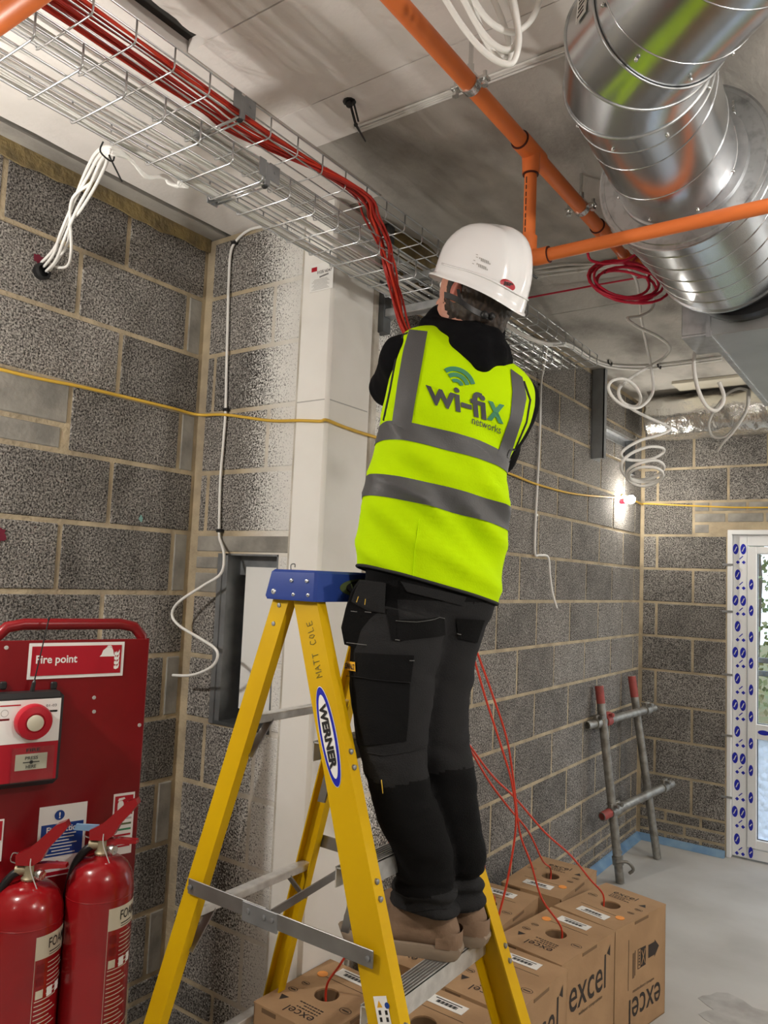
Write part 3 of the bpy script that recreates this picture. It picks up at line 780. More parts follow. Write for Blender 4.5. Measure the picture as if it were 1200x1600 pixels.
MB().cyl((PX, 2.44, PZ), (PX, 2.66, PZ), R2, 18).build('end_pipe', 'orange_pipe', pp, smooth=40)
MB().tube(spline([(PX, 2.62, PZ), (PX, 2.66, PZ), (PX + .012, 2.69, PZ), (PX + .04, 2.70, PZ), (PX + .08, 2.70, PZ)], 4), R2 + .005, 18).build('elbow', 'orange_pipe', pp, smooth=40)
MB().cyl((PX + .07, 2.70, PZ), (PX + .5, 2.70, PZ), R2, 18).build('end_pipe', 'orange_pipe', pp, smooth=40)
MB().cyl((PX, TY, PZ - .05), (PX, TY, BZ + .03), R2, 18).build('drop_pipe', 'orange_pipe', pp, smooth=40)
MB().tube(spline([(PX, TY, BZ + .062), (PX, TY, BZ + .025), (PX + .008, TY, BZ + .006), (PX + .026, TY, BZ), (PX + .058, TY, BZ)], 4), R2 + .0055, 18).build('elbow', 'orange_pipe', pp, smooth=40)
MB().lathe((PX + .0575, TY, BZ), (1, 0, 0), [(R2, 0), (R2 + .005, 0), (R2 + .005, .003), (R2, .003)], 18).build('joint_line', 'orange_dark', pp)
MB().cyl((PX + .05, TY, BZ), (1.2, TY, BZ), R2, 18).build('branch_pipe', 'orange_pipe', pp, smooth=40)
# stencil print along the drop
mb = MB()
for i in range(9): mb.obox((PX - .004 + .0, TY - R2 - .0004, 2.74 - .02 * i), (.0012, 0, 0), (0, .0003, 0), (0, 0, .006 if i % 3 else .009))
mb.build('stencil', 'black_print', pp)
def pipe_clip(y, label):
    c = empty('pipe_clip'); tag(c, label, 'pipe clip', 'zinc pipe clips on the orange main')
    MB().lathe((PX, y - .012, PZ), (0, 1, 0), [(R1 + .001, 0), (R1 + .004, 0), (R1 + .004, .024), (R1 + .001, .024)], 22).build('band', 'zinc', c, smooth=30)
    for s in (-1, 1):
        MB().box((PX + s * (R1 + .014) - .013, y - .012, PZ - .004), (PX + s * (R1 + .014) + .013, y + .012, PZ + .004), .001).build('lug', 'zinc', c)
        MB().cyl((PX + s * (R1 + .018), y, PZ - .016), (PX + s * (R1 + .018), y, PZ + .018), .0055, 6).cyl((PX + s * (R1 + .018), y, PZ - .018), (PX + s * (R1 + .018), y, PZ - .011), .009, 6).build('screw', 'zinc', c)
    MB().cyl((PX, y, PZ + R1), (PX, y, ZC), .0055, 10).cyl((PX, y, PZ + R1), (PX, y, PZ + R1 + .026), .0095, 6).build('threaded_rod', 'zinc', c)
pipe_clip(1.505, 'zinc pipe clip on the orange pipe nearest the top of the picture'); pipe_clip(2.213, 'zinc pipe clip on the orange pipe past the tee')

# ------------------------------------------------------------------ ventilation duct with silencer
du = empty('spiral_duct'); tag(du, 'large galvanised spiral duct with elbow and fat round silencer', 'duct')
F0 = dep(1056, 262, 1.95); E0 = dep(994, 112, 1.62); RD, RS = .147, .209
AX = V((-.503, 0, 2.716)); SY0, SY1 = 1.937, 2.46
S0 = V((AX.x, SY0, AX.z)); S1 = V((AX.x, SY1, AX.z))
MB().lathe(S0, (0, 1, 0), [(RD - .004, .002), (RS + .004, .0), (RS + .004, .012), (RS, .013), (RS, SY1 - SY0 - .012), (RS + .004, SY1 - SY0 - .012), (RS + .004, SY1 - SY0), (RD * .9, SY1 - SY0)], 72).build('silencer_casing', ['duct'], du, smooth=30)
MB().lathe(S0 - V((0, .004, 0)), (0, 1, 0), [(RD + .002, .0), (RS - .012, 0), (RS - .01, .003), (RS - .001, .003), (RS - .001, .006), (RD + .002, .006)], 72).build('end_plate', 'duct_flange', du, smooth=30)
MB().lathe(S0 - V((0, .02, 0)), (0, 1, 0), [(RD, 0), (RD + .012, .002), (RD + .014, .018), (RD, .018)], 64).build('spigot_collar', 'galv', du, smooth=30)
def helix(c0, c1, r, turns, rr=.0022, phase=0):
    ax = (c1 - c0); a = ax.orthogonal().normalized(); b = ax.normalized().cross(a); n = int(40 * turns)
    return [c0 + ax * (i / n) + (a * math.cos(2 * math.pi * turns * i / n + phase) + b * math.sin(2 * math.pi * turns * i / n + phase)) * r for i in range(n + 1)]
MB().tube(helix(S0 + V((0, .02, 0)), S1 - V((0, .02, 0)), RS + .0003, 5.2), .0018, 6).build('spiral_seam', 'duct', du, smooth=True)
MB().lathe(S1, (0, 1, 0), [(RS - .006, 0), (.176, .012), (.176, .02), (0, .02)], 64).build('end_cone', 'duct_flange', du, smooth=30)
MB().lathe(S1 + V((.046, .02, -.021)), (0, 1, 0), [(.160, 0), (.200, .0), (.205, .02), (.200, .06), (.160, .06)], 64).build('rubber_sleeve', 'rubber', du, smooth=50)
def dirp(deg, rise): a = math.radians(deg); return V((math.sin(a), -math.cos(a), rise)).normalized()
d0 = (E0 - F0).normalized(); d1 = dirp(23, .02); dS = dirp(49, 0.0)
JB = E0 + d1 * .095; H0 = JB + dS * .075; H1 = H0 + dS * 1.3
def mitre(c, ta, tb, r, n=64):
    t = (ta + tb).normalized(); a = t.orthogonal().normalized()
    up_ = V((0, 0, 1)); a = (up_ - t * up_.dot(t)).normalized(); b = t.cross(a); k = 1 / max(ta.normalized().dot(t), .5)
    return [c + (a * math.cos(2 * math.pi * q / n) + b * k * math.sin(2 * math.pi * q / n)) * r for q in range(n)]
R_F = mitre(F0, d0, d0, RD); R_A = mitre(E0, d0, d1, RD); R_B = mitre(JB, d1, dS, RD); R_H = mitre(H0, dS, dS, RD); R_E = mitre(H1, dS, dS, RD)
MB().loft([mitre(F0 - d0 * .02, d0, d0, RD), R_F, R_A], False, False).build('straight_duct', 'duct', du, smooth=40)
MB().loft([R_A, R_B], False, False).build('elbow_gore', 'duct', du, smooth=40)
MB().loft([R_B, R_H], False, False).build('elbow_collar', 'duct', du, smooth=40)
MB().loft([mitre(H0, dS, dS, RD - .003), mitre(H1, dS, dS, RD - .003)], False, False).build('straight_duct', 'duct', du, smooth=40)
for rg_, r_ in ((R_A, .0038), (R_B, .0034), (R_H, .0026), (mitre(E0 - d0 * .055, d0, d0, RD), .0016)): MB().tube(rg_, r_, 6, closed=True).build('seam_bead', 'duct_flange', du, smooth=True)
MB().tube(helix(F0, E0 - d0 * .06, RD + .0003, 2.4, phase=1), .0016, 6).build('spiral_seam', 'duct', du, smooth=True)
MB().tube(helix(H0 + dS * .02, H1, RD - .0028, 9.3, phase=2), .0016, 6).build('spiral_seam', 'duct', du, smooth=True)
G = [E0, E0, JB, JB + dS * .01, H0]
# rivets, wing bracket, product label
mb = MB()
for c_, t_ in ((H0 + dS * .03, dS), (G[0] - d0 * .04, d0), (F0 + d0 * .02, d0)):
    a = t_.orthogonal().normalized(); b = t_.cross(a)
    for k in range(8): q = 2 * math.pi * k / 8 + .4; MB().ball(c_ + (a * math.cos(q) + b * math.sin(q)) * (RD + .001), .0045, 8, 6).build('rivet', 'zinc', du, smooth=True)
q0 = (CAM - (H0 - dS * .03)); nn = (q0 - dS * q0.dot(dS)).normalized(); ss = dS.cross(nn)
ang = -1.02; nr = nn * math.cos(ang) + ss * math.sin(ang); tr = -nn * math.sin(ang) + ss * math.cos(ang)
pc = G[3] + (G[4] - G[3]) * .4 + nr * (RD + .002)
MB().obox(pc, dS * .018, tr * .026, nr * .0012).build('product_label', 'paper', du)
mb = MB()
for i in range(5): mb.obox(pc + nr * .0016 + tr * (-.018 + .009 * i), dS * (.012 - .002 * (i % 2)), tr * .0016, nr * .0003)
mb.build('label_print', 'black_print', du)
wb_ = S0 + V((.115, -.012, .10)); MB().box(wb_ - V((.014, .006, .003)), wb_ + V((.014, .006, .003)), .001).box(wb_ + V((-.012, -.003, 0)), wb_ + V((-.006, .003, .03))).box(wb_ + V((.006, -.003, 0)), wb_ + V((.012, .003, .03))).build('wing_bracket', 'zinc', du)

# a second orange pipe crossing just inside the top left corner
c = on(20, 12, 'z', 2.54)
tag(MB().cyl((XA + .005, c.y, 2.54), (XR - .1, c.y, 2.54), R1, 20).build('sprinkler_branch', 'orange_pipe', smooth=40), 'orange pipe just entering the top left corner of the picture', 'pipe')
# rectangular fan unit
fu = empty('fan_unit'); tag(fu, 'grey sheet steel rectangular fan casing behind the silencer', 'fan unit')
BX0, BY0, BZ0 = -.578, 2.545, 2.464
MB().box((BX0, BY0, BZ0), (.55, 3.62, ZC - .03), .002).build('casing', 'box_steel', fu)
MB().box((BX0 - .002, BY0 - .003, BZ0 - .003), (BX0 + .016, 3.625, BZ0 + .016)).box((BX0 - .002, BY0 - .003, BZ0), (BX0 + .012, BY0 + .01, ZC - .03)).build('edge_angle', 'galv', fu)
MB().box((BX0 - .085, BY0 + .03, BZ0 + .02), (BX0 - .0015, BY0 + .10, ZC - .001), .002).box((BX0 - .085, BY0 + .03, BZ0 + .014), (BX0 - .002, BY0 + .24, BZ0 + .02)).build('hanger_plate', 'galv', fu)
for y in (2.9, 3.25): MB().box((BX0 - .004, y, BZ0 + .022), (BX0 + .001, y + .14, BZ0 + .034)).build('slot', 'black_plastic', fu)
for x in (BX0 + .3, .3): MB().cyl((x, 2.9, ZC - .032), (x, 2.9, ZC), .006, 8).build('hanger_rod', 'zinc', fu)

# foil wrapped duct near the far wall
mb = MB(); n = 240; m = 56; YF0, ZF0, RF = 5.13, 2.775, .152; rings = []
for i in range(n + 1):
    x = -1.52 + 3.4 * i / n; ring = []
    for k in range(m):
        a = 2 * math.pi * k / m; r = RF + .012 * noise.noise(V((x * 7, math.cos(a) * 2, math.sin(a) * 2))) - .012 * abs(noise.noise(V((x * 15, math.cos(a) * 4, math.sin(a) * 4)))) - .006 * abs(noise.noise(V((x * 40, math.cos(a) * 9, math.sin(a) * 9))))
        ring.append(V((x, YF0 + r * math.cos(a), min(ZF0 + r * math.sin(a), ZC - .003))))
    rings.append(ring)
fo = tag(mb.loft(rings).build('foil_duct', 'foil', smooth=True), 'silver foil wrapped round duct along the top of the far wall', 'duct')
# steel bracket on wall C near the corner
sb = empty('steel_bracket'); tag(sb, 'dark steel hanger bracket fixed at the top of the long wall', 'bracket')
MB().box((XC + .003, 4.36, 2.40), (XC + .012, 4.50, ZC - .002)).box((XC + .003, 4.36, 2.40), (XC + .08, 4.372, ZC - .002)).box((XC + .072, 4.36, 2.40), (XC + .08, 4.40, ZC - .002)).build('channel', 'steel_grey', sb)
MB().box((XC + .012, 4.42, 2.60), (XC + .05, 4.98, 2.618)).box((XC + .012, 4.42, 2.56), (XC + .018, 4.98, 2.60)).build('arm', 'galv', sb)
MB().box((XC + .02, 4.93, 2.38), (XC + .07, 4.98, 2.60)).build('drop_angle', 'steel_dark', sb)

# ------------------------------------------------------------------ loose cables over the far half of the room
def z6(x, y): return (800 + x / 3, 380 + y / 3)
def pz(pts, f, d): return [dep(*f(*p), d if not callable(d) else d(i / (len(pts) - 1))) for i, p in enumerate(pts)]
for i in range(5):
    P = [on(834, 421 + 3.4 * i, 'z', ZC - .012), on(880, 417 + 3 * i + (2 if i % 2 else -3), 'z', ZC - .01), on(925, 412 + 2.5 * i, 'z', ZC - .008), on(985, 402 + 2 * i, 'z', ZC - .008)]
    cable('soffit_cable', P, .0045, 'cable_white', 'white cable in the short bunch on the soffit behind the orange elbow', group='white bunch on the soffit')
c = on(834, 428, 'z', ZC - .012)
tag(MB().tube([c + V((0, -.035, .006)), c + V((0, -.03, -.008)), c + V((0, .03, -.008)), c + V((0, .035, .006))], .004, 6).build('cable_clip', 'black_plastic'), 'black clip holding the white bunch to the soffit', 'clip')
for i in range(2):
    P = [on(752, 470 + 3 * i, 'z', LZ + .03), on(800, 512 + 3 * i, 'z', LZ + .02), on(850, 535 + 3 * i, 'z', LZ + .06), on(889, 538 + 4 * i, 'z', ZC - .05), on(925, 560 + 4 * i, 'z', ZC - .012), on(955, 570 + 4 * i, 'z', ZC - .008), on(1000, 572 + 5 * i, 'z', ZC - .008), on(1050, 568 + 4 * i, 'z', ZC - .008), on(1128, 558 + 4 * i, 'z', ZC - .008)]
    cable('soffit_cable', P, .006, 'cable_white', 'thick white cable clipped from the tray end across the far soffit', group='white pair on the far soffit')
for (x, y), lab in (((953, 566), 'black cable clip on the far soffit nearest the long wall'), ((1030, 571), 'black cable clip on the far soffit beside the hanging spiral')):
    c = on(x, y, 'z', ZC - .008); tag(MB().tube([c + V((0, -.03, .006)), c + V((0, -.025, -.012)), c + V((0, .025, -.012)), c + V((0, .03, .006))], .005, 6).build('cable_clip', 'black_plastic'), lab, 'clip', 'clips on the far soffit')
# red coil
cc = dep(977, 440, 2.62); P = []
for i in range(118):
    a = 2 * math.pi * i / 22 + .6; r = .126 + .014 * math.sin(i * .37) - .02 * ((i // 22) % 3)
    P.append(cc + RT * (r * math.cos(a)) + (UP * .74 + FW * .67) * (r * math.sin(a)) + V((0, 0, .004 * (i // 22) - .01)) + RT * .012 * math.sin(i * .11))
P += [cc + RT * .05 + UP * .09 + FW * .1, dep(1002, 392, 2.75)]
tag(MB().tube(P, .0048, 8).build('cable_coil', 'cable_pinkred', smooth=True), 'coil of crimson red cable hanging under the soffit beside the duct', 'cable coil')
P2 = pz([(355, 45), (370, 80), (440, 95), (530, 80), (590, 45), (600, 25)], z6, 2.62)
cable('red_tail', P2, .0048, 'cable_pinkred', 'short curved red cable end lying above the red coil')
cable('red_line', [on(822, 466, 'z', ZC - .05), on(870, 457, 'z', ZC - .02), on(940, 444, 'z', ZC - .01), on(1010, 432, 'z', ZC - .008)], .0042, 'cable_pinkred', 'straight red cable on the soffit between the helmet and the red coil')
# hanging white spirals
S1p = [(540, 108), (580, 170), (597, 260), (605, 350), (625, 450), (648, 560), (662, 660), (650, 720), (600, 768), (540, 768), (480, 730), (452, 680), (470, 645), (520, 635), (570, 662), (600, 710), (598, 750), (570, 765), (520, 745), (500, 700), (510, 665), (545, 650)]
cable('hanging_cable', pz(S1p, z6, lambda t: 2.85 + .12 * math.sin(9 * t)), .0058, 'cable_white', 'white cable hanging through the red coil and ending in a loop', k=6)
S2p = [(610, 110), (645, 165), (665, 250), (655, 310), (600, 342), (540, 352), (590, 392), (680, 435), (738, 485), (715, 535), (640, 580), (545, 640), (500, 690), (515, 740), (570, 782), (650, 822), (738, 866), (700, 895), (600, 925), (530, 965), (512, 995), (545, 1015), (640, 1015), (705, 985), (705, 960), (640, 955), (560, 985), (515, 1030), (520, 1075), (560, 1105), (640, 1105), (700, 1075), (710, 1040), (670, 1018), (590, 1035), (540, 1070), (550, 1115), (610, 1138), (680, 1120), (708, 1085), (680, 1055), (610, 1050), (555, 1075), (560, 1110), (620, 1120), (690, 1110)]
cable('hanging_cable', pz(S2p, z6, lambda t: 2.9 + .08 * math.sin(40 * t)), .0058, 'cable_white', 'white cable hanging in a long spring-like spiral above the bulb', k=6)
S3p = [(905, 335), (868, 430), (852, 560), (868, 670), (905, 755), (950, 785), (985, 755), (992, 710), (970, 650)]
cable('hanging_cable', pz(S3p, z6, 2.75), .0072, 'cable_white', 'thick white cable hooking down beside the fan casing')
S4p = [(1108, 690), (1060, 682), (1000, 715), (940, 800), (922, 860), (945, 908), (1000, 905), (1055, 850), (1100, 780), (1112, 720), (1106, 690), (1100, 780), (1040, 880), (990, 935), (962, 975)]
cable('hanging_cable', pz(S4p, z6, lambda t: 3.3 + .1 * math.sin(6 * t)), .0058, 'cable_grey', 'looped grey-white cable dangling under the fan casing')
# coil of white conduit at the top of the picture
def z1(x, y): return (580 + x / 4.286, y / 4.286)
for i, pts in enumerate(([(430, -120), (500, 0), (600, 160), (720, 310), (830, 400), (920, 430), (965, 390), (990, 250), (960, 60), (930, -100)], [(560, -100), (620, 0), (700, 150), (790, 270), (880, 330), (950, 320), (985, 230), (970, 80), (940, -60)], [(640, -120), (690, 0), (770, 120), (860, 190), (960, 215), (1050, 160), (1110, 60), (1140, -60)],
                         [(760, -120), (820, 0), (880, 140), (925, 290), (935, 390), (900, 430), (840, 380), (760, 260), (680, 100), (620, -80)], [(860, -120), (930, 0), (970, 150), (990, 260), (950, 370), (870, 370), (760, 240), (700, 90), (660, -80)])):
    cable('conduit_loop', pz(pts, z1, 1.42 + .012 * i), .0058, 'cable_white', 'loop of white flexible cable hanging from the soffit between the orange pipe and the duct', group='white loops hanging from the soffit')
# ------------------------------------------------------------------ cables on the walls
def z4(x, y): return (260 + x / 2.858, 340 + y / 2.858)
def z3(x, y): return (200 + x / 4, 840 + y / 4)
P = [on(*z4(*p), 'y', YB - .012) for p in ((440, 38), (370, 55), (315, 100), (287, 160), (278, 300), (273, 500), (268, 700), (264, 870), (255, 1000), (241, 1180), (236, 1400), (243, 1450))]
P += [on(*z3(*p), 'y', YB - .012 - .1 * min(1, i / 4)) for i, p in enumerate(((578, 20), (600, 110), (580, 225), (470, 300), (320, 400), (275, 480), (320, 550), (450, 630), (540, 690), (560, 740), (530, 800), (450, 845), (370, 862), (280, 860)))]
cable('clipped_cable', P, .0052, 'cable_white', 'white cable clipped down the return wall and curling off beside the recess')
for i, (p, lab) in enumerate((((303, 113), 'black cable clip at the top of the return wall'), ((265, 858), 'black cable clip where the yellow flex crosses the white cable'), ((237, 1398), 'black cable clip just above the steel lined recess'))):
    c = on(*z4(*p), 'y', YB - .012); tag(MB().box(c - V((.012, .007, .006)), c + V((.012, .012, .006)), .002).build('cable_clip', 'black_plastic'), lab, 'clip')
def z9(x, y): return (760 + x / 3.635, 560 + y / 3.635)
P = [on(855, 540, 'x', LX1 - .05), on(*z9(325, 60), 'x', XC + .05)] + [on(*z9(*p), 'x', XC + .014) for p in ((310, 150), (304, 400), (290, 700), (280, 890), (275, 1100), (300, 1117), (340, 1120))] + [on(*z9(*p), 'x', XC + .02 + .01 * i) for i, p in enumerate(((355, 1145), (360, 1220), (375, 1330), (400, 1418)))]
cable('clipped_cable', P, .0062, 'cable_white', 'white cable dropping down the long wall from the tray end', k=5)
for (p, lab) in (((310, 150), 'small clip on the white cable nearest the tray end'), ((281, 889), 'white clip halfway down the long wall cable')):
    c = on(*z9(*p), 'x', XC + .01); tag(MB().box(c - V((.008, .012, .006)), c + V((.008, .012, .006)), .002).build('cable_clip', 'black_plastic' if p[0] == 310 else 'white_print'), lab, 'clip')
# temporary lighting: yellow flex and bulbs
P = [V((XA + .014, -.3, 2.25)), V((XA + .014, .42, 2.243)), on(0, 577, 'x', XA + .014), on(130, 605, 'x', XA + .014), on(262, 636, 'x', XA + .014), V((XA + .03, YB - .03, 2.236)), on(352, 648, 'y', YB - .016), on(420, 657, 'y', YB - .016), on(466, 657, 'y', YCF - .006), on(500, 658, 'y', YCF - .006), V((XCR + .004, YCF - .004, 2.160)), on(540, 668, 'x', XCR + .007), on(590, 684, 'x', XCR + .012), V((XC + .02, 2.8, 2.15)), on(790, 738, 'x', XC + .02), on(840, 757, 'x', XC + .016), on(900, 772, 'x', XC + .016), on(965, 777, 'x', XC + .02), BULB_FAR + V((-.03, -.03, .03)), V((XC + .02, YD - .06, 2.225)), on(1010, 787, 'y', YD - .014), on(1100, 791, 'y', YD - .014), on(1200, 793, 'y', YD - .014), V((.3, YD - .014, 2.19))]
cable('festoon_flex', P, .0055, 'cable_yellow', 'yellow temporary lighting flex strung round the block walls', k=6)
emit('bulb_glow', (1, .94, .82), 60)
def bulb(c, nrm, label):
    b = empty('festoon_bulb'); tag(b, label, 'bulb', 'bulbs of the temporary lighting string')
    n_ = V(nrm).normalized(); c = V(c)
    MB().lathe(c - n_ * .055, n_, [(.0, 0), (.017, 0), (.019, .025), (.015, .028), (0, .028)], 14).build('lamp_holder', 'cable_pinkred', b, smooth=40)
    MB().lathe(c - n_ * .028, n_, [(.012, 0), (.014, .008), (.026, .028), (.028, .042), (.022, .058), (.010, .066), (0, .068)], 16).build('bulb_glass', 'bulb_glow', b, smooth=True)
bulb(BULB_FAR + V((.0, 0, 0)), (.8, 0, .15), 'glowing bulb on the yellow flex at the far corner')
bulb(BULB_WALL, (0, 0, -1), 'glowing bulb hung near the left wall out of the picture'); bulb(BULB_ROOM, (0, 0, -1), 'glowing bulb hung from the soffit to the right of the viewer'); bulb(BULB_REAR, (0, 0, -1), 'glowing bulb hung from the soffit behind the viewer'); bulb(BULB_DOOR, (0, -1, 0), 'glowing bulb on the far wall past the door'); bulb(BULB_RIGHT, (-1, 0, 0), 'glowing bulb on the right wall out of the picture')
for c in (BULB_ROOM, BULB_REAR, BULB_WALL): cable('pendant_flex', [c + V((0, 0, .05)), V((c.x, c.y, (c.z + ZC) / 2)), V((c.x, c.y, ZC))], .005, 'cable_yellow', 'short yellow flex holding a bulb out of the picture', group='pendant flexes')
# notice taped to the column
pn = empty('paper_notice'); tag(pn, 'printed white paper notice stuck near the top of the column', 'notice')
q0 = on(484, 458, 'y', YCF - .001); q1 = on(520, 452, 'y', YCF - .001); q2 = on(485, 416, 'y', YCF - .001)
X = q1 - q0; X.z = 0; Y = V((0, 0, q2.z - q0.z))
quad_part('sheet', q0, X, Y, 'white_print', pn, lift=.0005)
letter('1125/ 6247', q0 + X * .32 + Y * .62 + V((0, -.002, 0)), X * .62, Y * .11, 'black_print', pn, .01)
mb = MB()
for i in range(7): mb.obox(q0 + X * (.44 + .055 * i) + Y * (.50 + .008 * i) + V((0, -.0022, 0)), X * .018, V((0, .0002, 0)), Y * .028)
tag(mb.build('small_print', 'black_print', pn), kind='stuff')
MB().obox(q0 + X * .17 + Y * .82 + V((0, -.0022, 0)), X * .12, V((0, .0002, 0)), Y * .08).build('stamp', 'sign_red', pn)
mb = MB()
for i in range(9): mb.obox(q0 + X * .47 + Y * (.06 + .045 * i) + V((0, -.002, 0)), X * (.38 - .05 * (i % 3)), V((0, .0002, 0)), Y * .009)
mb.build('small_print', 'grey_print', pn)
# ------------------------------------------------------------------ stepladder
ld = empty('stepladder'); tag(ld, 'tall yellow fibreglass stepladder with a blue top cap under the worker', 'ladder')
_T = on(478, 945, 'y', 1.39); _B = on(601, 1600, 'y', 1.35); _RT = on(437, 945, 'y', 1.39); _RB = on(243, 1600, 'y', 1.35)
kf = (_B.x - _T.x) / (_T.z - _B.z); kr = (_RT.x - _RB.x) / (_RT.z - _RB.z)
def fx(z): return _T.x + (_T.z - z) * kf            # front rail centre line
def rx(z): return _RT.x - (_RT.z - z) * kr           # rear rail centre line
def yn(z): return 1.39 - .05 * (1.6 - z)            # near side, outer face
def yf(z): return 1.768 + .058 * (1.6 - z)           # far side, outer face
ZT = 1.615
def channel(xf, yfun, inward, z0, z1, a0, a1, d, t=.0045, rear=False):
    rings = []
    for z, a in ((z0, a0), (z1, a1)):
        y = yfun(z)
        ring = [(-a, 0), (a, 0), (a, d), (a - t, d), (a - t, t), (-a + t, t), (-a + t, d), (-a, d)]
        rings.append([V((xf(z) + u, y + inward * v, z)) for u, v in ring])
    return MB().loft(rings)
channel(fx, yn, 1, 0.012, ZT, .049, .036, .032).build('front_rail', 'yellow_grp', ld)
channel(fx, yf, -1, 0.012, ZT, .049, .036, .042).build('front_rail', 'yellow_grp', ld)
channel(rx, yn, 1, 0.012, ZT - .01, .028, .026, .028).build('rear_rail', 'yellow_grp', ld)
channel(rx, yf, -1, 0.012, ZT - .01, .028, .026, .028).build('rear_rail', 'yellow_grp', ld)
for xf_ in (fx, rx):
    for yy_ in (yn, yf):
        MB().box((xf_(0) - .05, yy_(0) - .02, 0), (xf_(0) + .05, yy_(0) + .035 - .015, .03), .006).build('rubber_foot', 'rubber', ld)
# cap
cX0, cX1 = on(414, 912, 'y', 1.37).x, on(494, 915, 'y', 1.37).x
cz0, cz1 = on(455, 938, 'y', 1.37).z, on(455, 890, 'y', 1.37).z
def rect(x0, x1, y0, y1, z, c=.006):
    return [V((x0 + c, y0, z)), V((x1 - c, y0, z)), V((x1, y0 + c, z)), V((x1, y1 - c, z)), V((x1 - c, y1, z)), V((x0 + c, y1, z)), V((x0, y1 - c, z)), V((x0, y0 + c, z))]
cap = MB().loft([rect(cX0 + .004, cX1, 1.370, 1.765, cz0), rect(cX0, cX1, 1.368, 1.767, cz0 + .008), rect(cX0 + .014, cX1 - .002, 1.371, 1.764, cz1 - .006), rect(cX0 + .02, cX1 - .008, 1.376, 1.759, cz1)]).build('top_cap', 'ladder_blue', ld, smooth=35)
for (px, py, r) in ((428, 924, .008), (456, 907, .0055), (480, 908, .0055), (459, 929, .0055), (482, 930, .0055)):
    p = on(px, py, 'y', 1.370); MB().lathe(p + V((0, .004, 0)), (0, -1, 0), [(r, 0), (r, .005), (r * .75, .0075), (r * .35, .0078), (r * .3, .006), (0, .006)], 12).build('bolt', 'galv', cap, smooth=40)
MB().tube(spline([V((cX0 + .055, 1.40, cz1)), V((cX0 + .055, 1.40, cz1 + .012)), V((cX0 + .062, 1.405, cz1 + .014)), V((cX0 + .063, 1.405, cz1 + .006))], 4), .0012, 6).build('tool_hook', 'steel_dark', cap)
# logo on the front face of the cap
e = MB(); n = 36; zc_ = (cz0 + cz1) / 2 - .002; yc_ = 1.5675
for sx, sz, x_, mt in ((.110, .024, cX1 + .0004, 'olive_print'), (.086, .0205, cX1 + .0008, 'black_print')):
    MB().add([V((x_, yc_ + sx * math.cos(2 * math.pi * i / n), zc_ + sz * math.sin(2 * math.pi * i / n))) for i in range(n)], [tuple(range(n))]).build('cap_logo', mt, cap, fix=False)
letter('WERNER', (cX1 + .001, yc_ - .07, zc_ - .010), (0, .14, 0), (0, 0, .020), 'olive_print', cap, .02)
# rivets on rails
for z in (1.575, 1.53):
    MB().lathe(V((rx(z), yn(z) + .002, z)), (0, -1, 0), [(.006, 0), (.0055, .004), (0, .005)], 10).build('rivet', 'galv_dull', ld, smooth=40)
TZ = [.275, .525, .775, 1.025, 1.275]
def tread_x(z): return fx(z) - .010
for i, z in enumerate(TZ):
    x1 = tread_x(z); x0 = x1 - .050; y0 = yn(z) + .006; y1 = yf(z) - .006
    tr = MB().box((x0, y0, z - .045), (x0 + .003, y1, z)).box((x1 - .003, y0, z - .048), (x1, y1, z)).box((x0, y0, z - .004), (x1, y1, z - .0006)).build('tread', 'alu', ld)
    mb = MB()
    for j in range(6): mb.box((x0 + .004 + j * .0078, y0, z - .001), (x0 + .008 + j * .0078, y1, z + .0012))
    mb.build('tread_rib', 'alu_dull', tr)
    MB().prism([V((x1 - .004, y0 + .001, z - .03)), V((x1 - .004, y0 + .006, z - .03)), V((x1 - .03, y0 + .006, z - .13)), V((x1 - .03, y0 + .001, z - .13))], (.02, 0, 0)).build('brace', 'alu_dull', tr)
    for zz in (z - .008, z - .04):
        for s, yy_ in ((-1, yn), (1, yf)):
            MB().lathe(V((fx(zz) + .036 * (1 + .35 * (1.6 - zz) / 1.6) + .004, yy_(zz) - s * .014, zz)), (1, 0, 0), [(.006, -.006), (.006, .001), (.003, .003), (0, .003)], 10).build('rivet', 'galv_dull', ld, smooth=40)
for z in (.36, .80, 1.29):
    MB().bar((rx(z) - .004, yn(z) + .004, z), (rx(z) - .004, yf(z) - .004, z), (.017, 0, 0), (0, 0, .010), .002).build('rear_brace', 'alu', ld)
    for s, a, yy_ in ((1, .0, yn), (-1, 0, yf)):
        MB().bar((rx(z) + .005, yy_(z) + s * .02, z - .085), (rx(z) + .002, yy_(z) + s * .09, z - .006), (.012, 0, 0), (0, 0, .003)).build('brace', 'alu_dull', ld)
# spreaders with hinge and cross bar
zs = .877; hx = (fx(zs) + rx(zs)) / 2 - .04
for s, yy_ in ((-1, yn), (1, yf)):
    y = yy_(zs) + s * .006
    for a, b, dy in ((rx(zs) - .012, hx + .02, 0), (hx - .03, fx(zs) + .012, s * .004)):
        MB().bar((a, y + dy, zs), (b, y + dy, zs), (0, 0, .018), (0, .002, 0), .0015).build('spreader', 'alu_dull', ld)
    MB().bar((hx - .05, y + s * .005, zs - .004), (hx + .06, y + s * .005, zs - .004), (0, 0, .022), (0, .0025, 0), .002).build('hinge', 'galv_dull', ld)
    for x_ in (rx(zs), hx - .03, hx + .02, hx + .045, fx(zs)):
        MB().lathe(V((x_, y + s * .004, zs)), (0, s, 0), [(.006, 0), (.0055, .006), (0, .007)], 10).build('rivet', 'galv_dull', ld, smooth=40)
MB().bar((hx + .03, yn(zs), zs + .006), (hx - .01, yf(zs), zs + .02), (0, 0, .010), (.002, 0, 0)).build('cross_bar', 'alu_dull', ld)
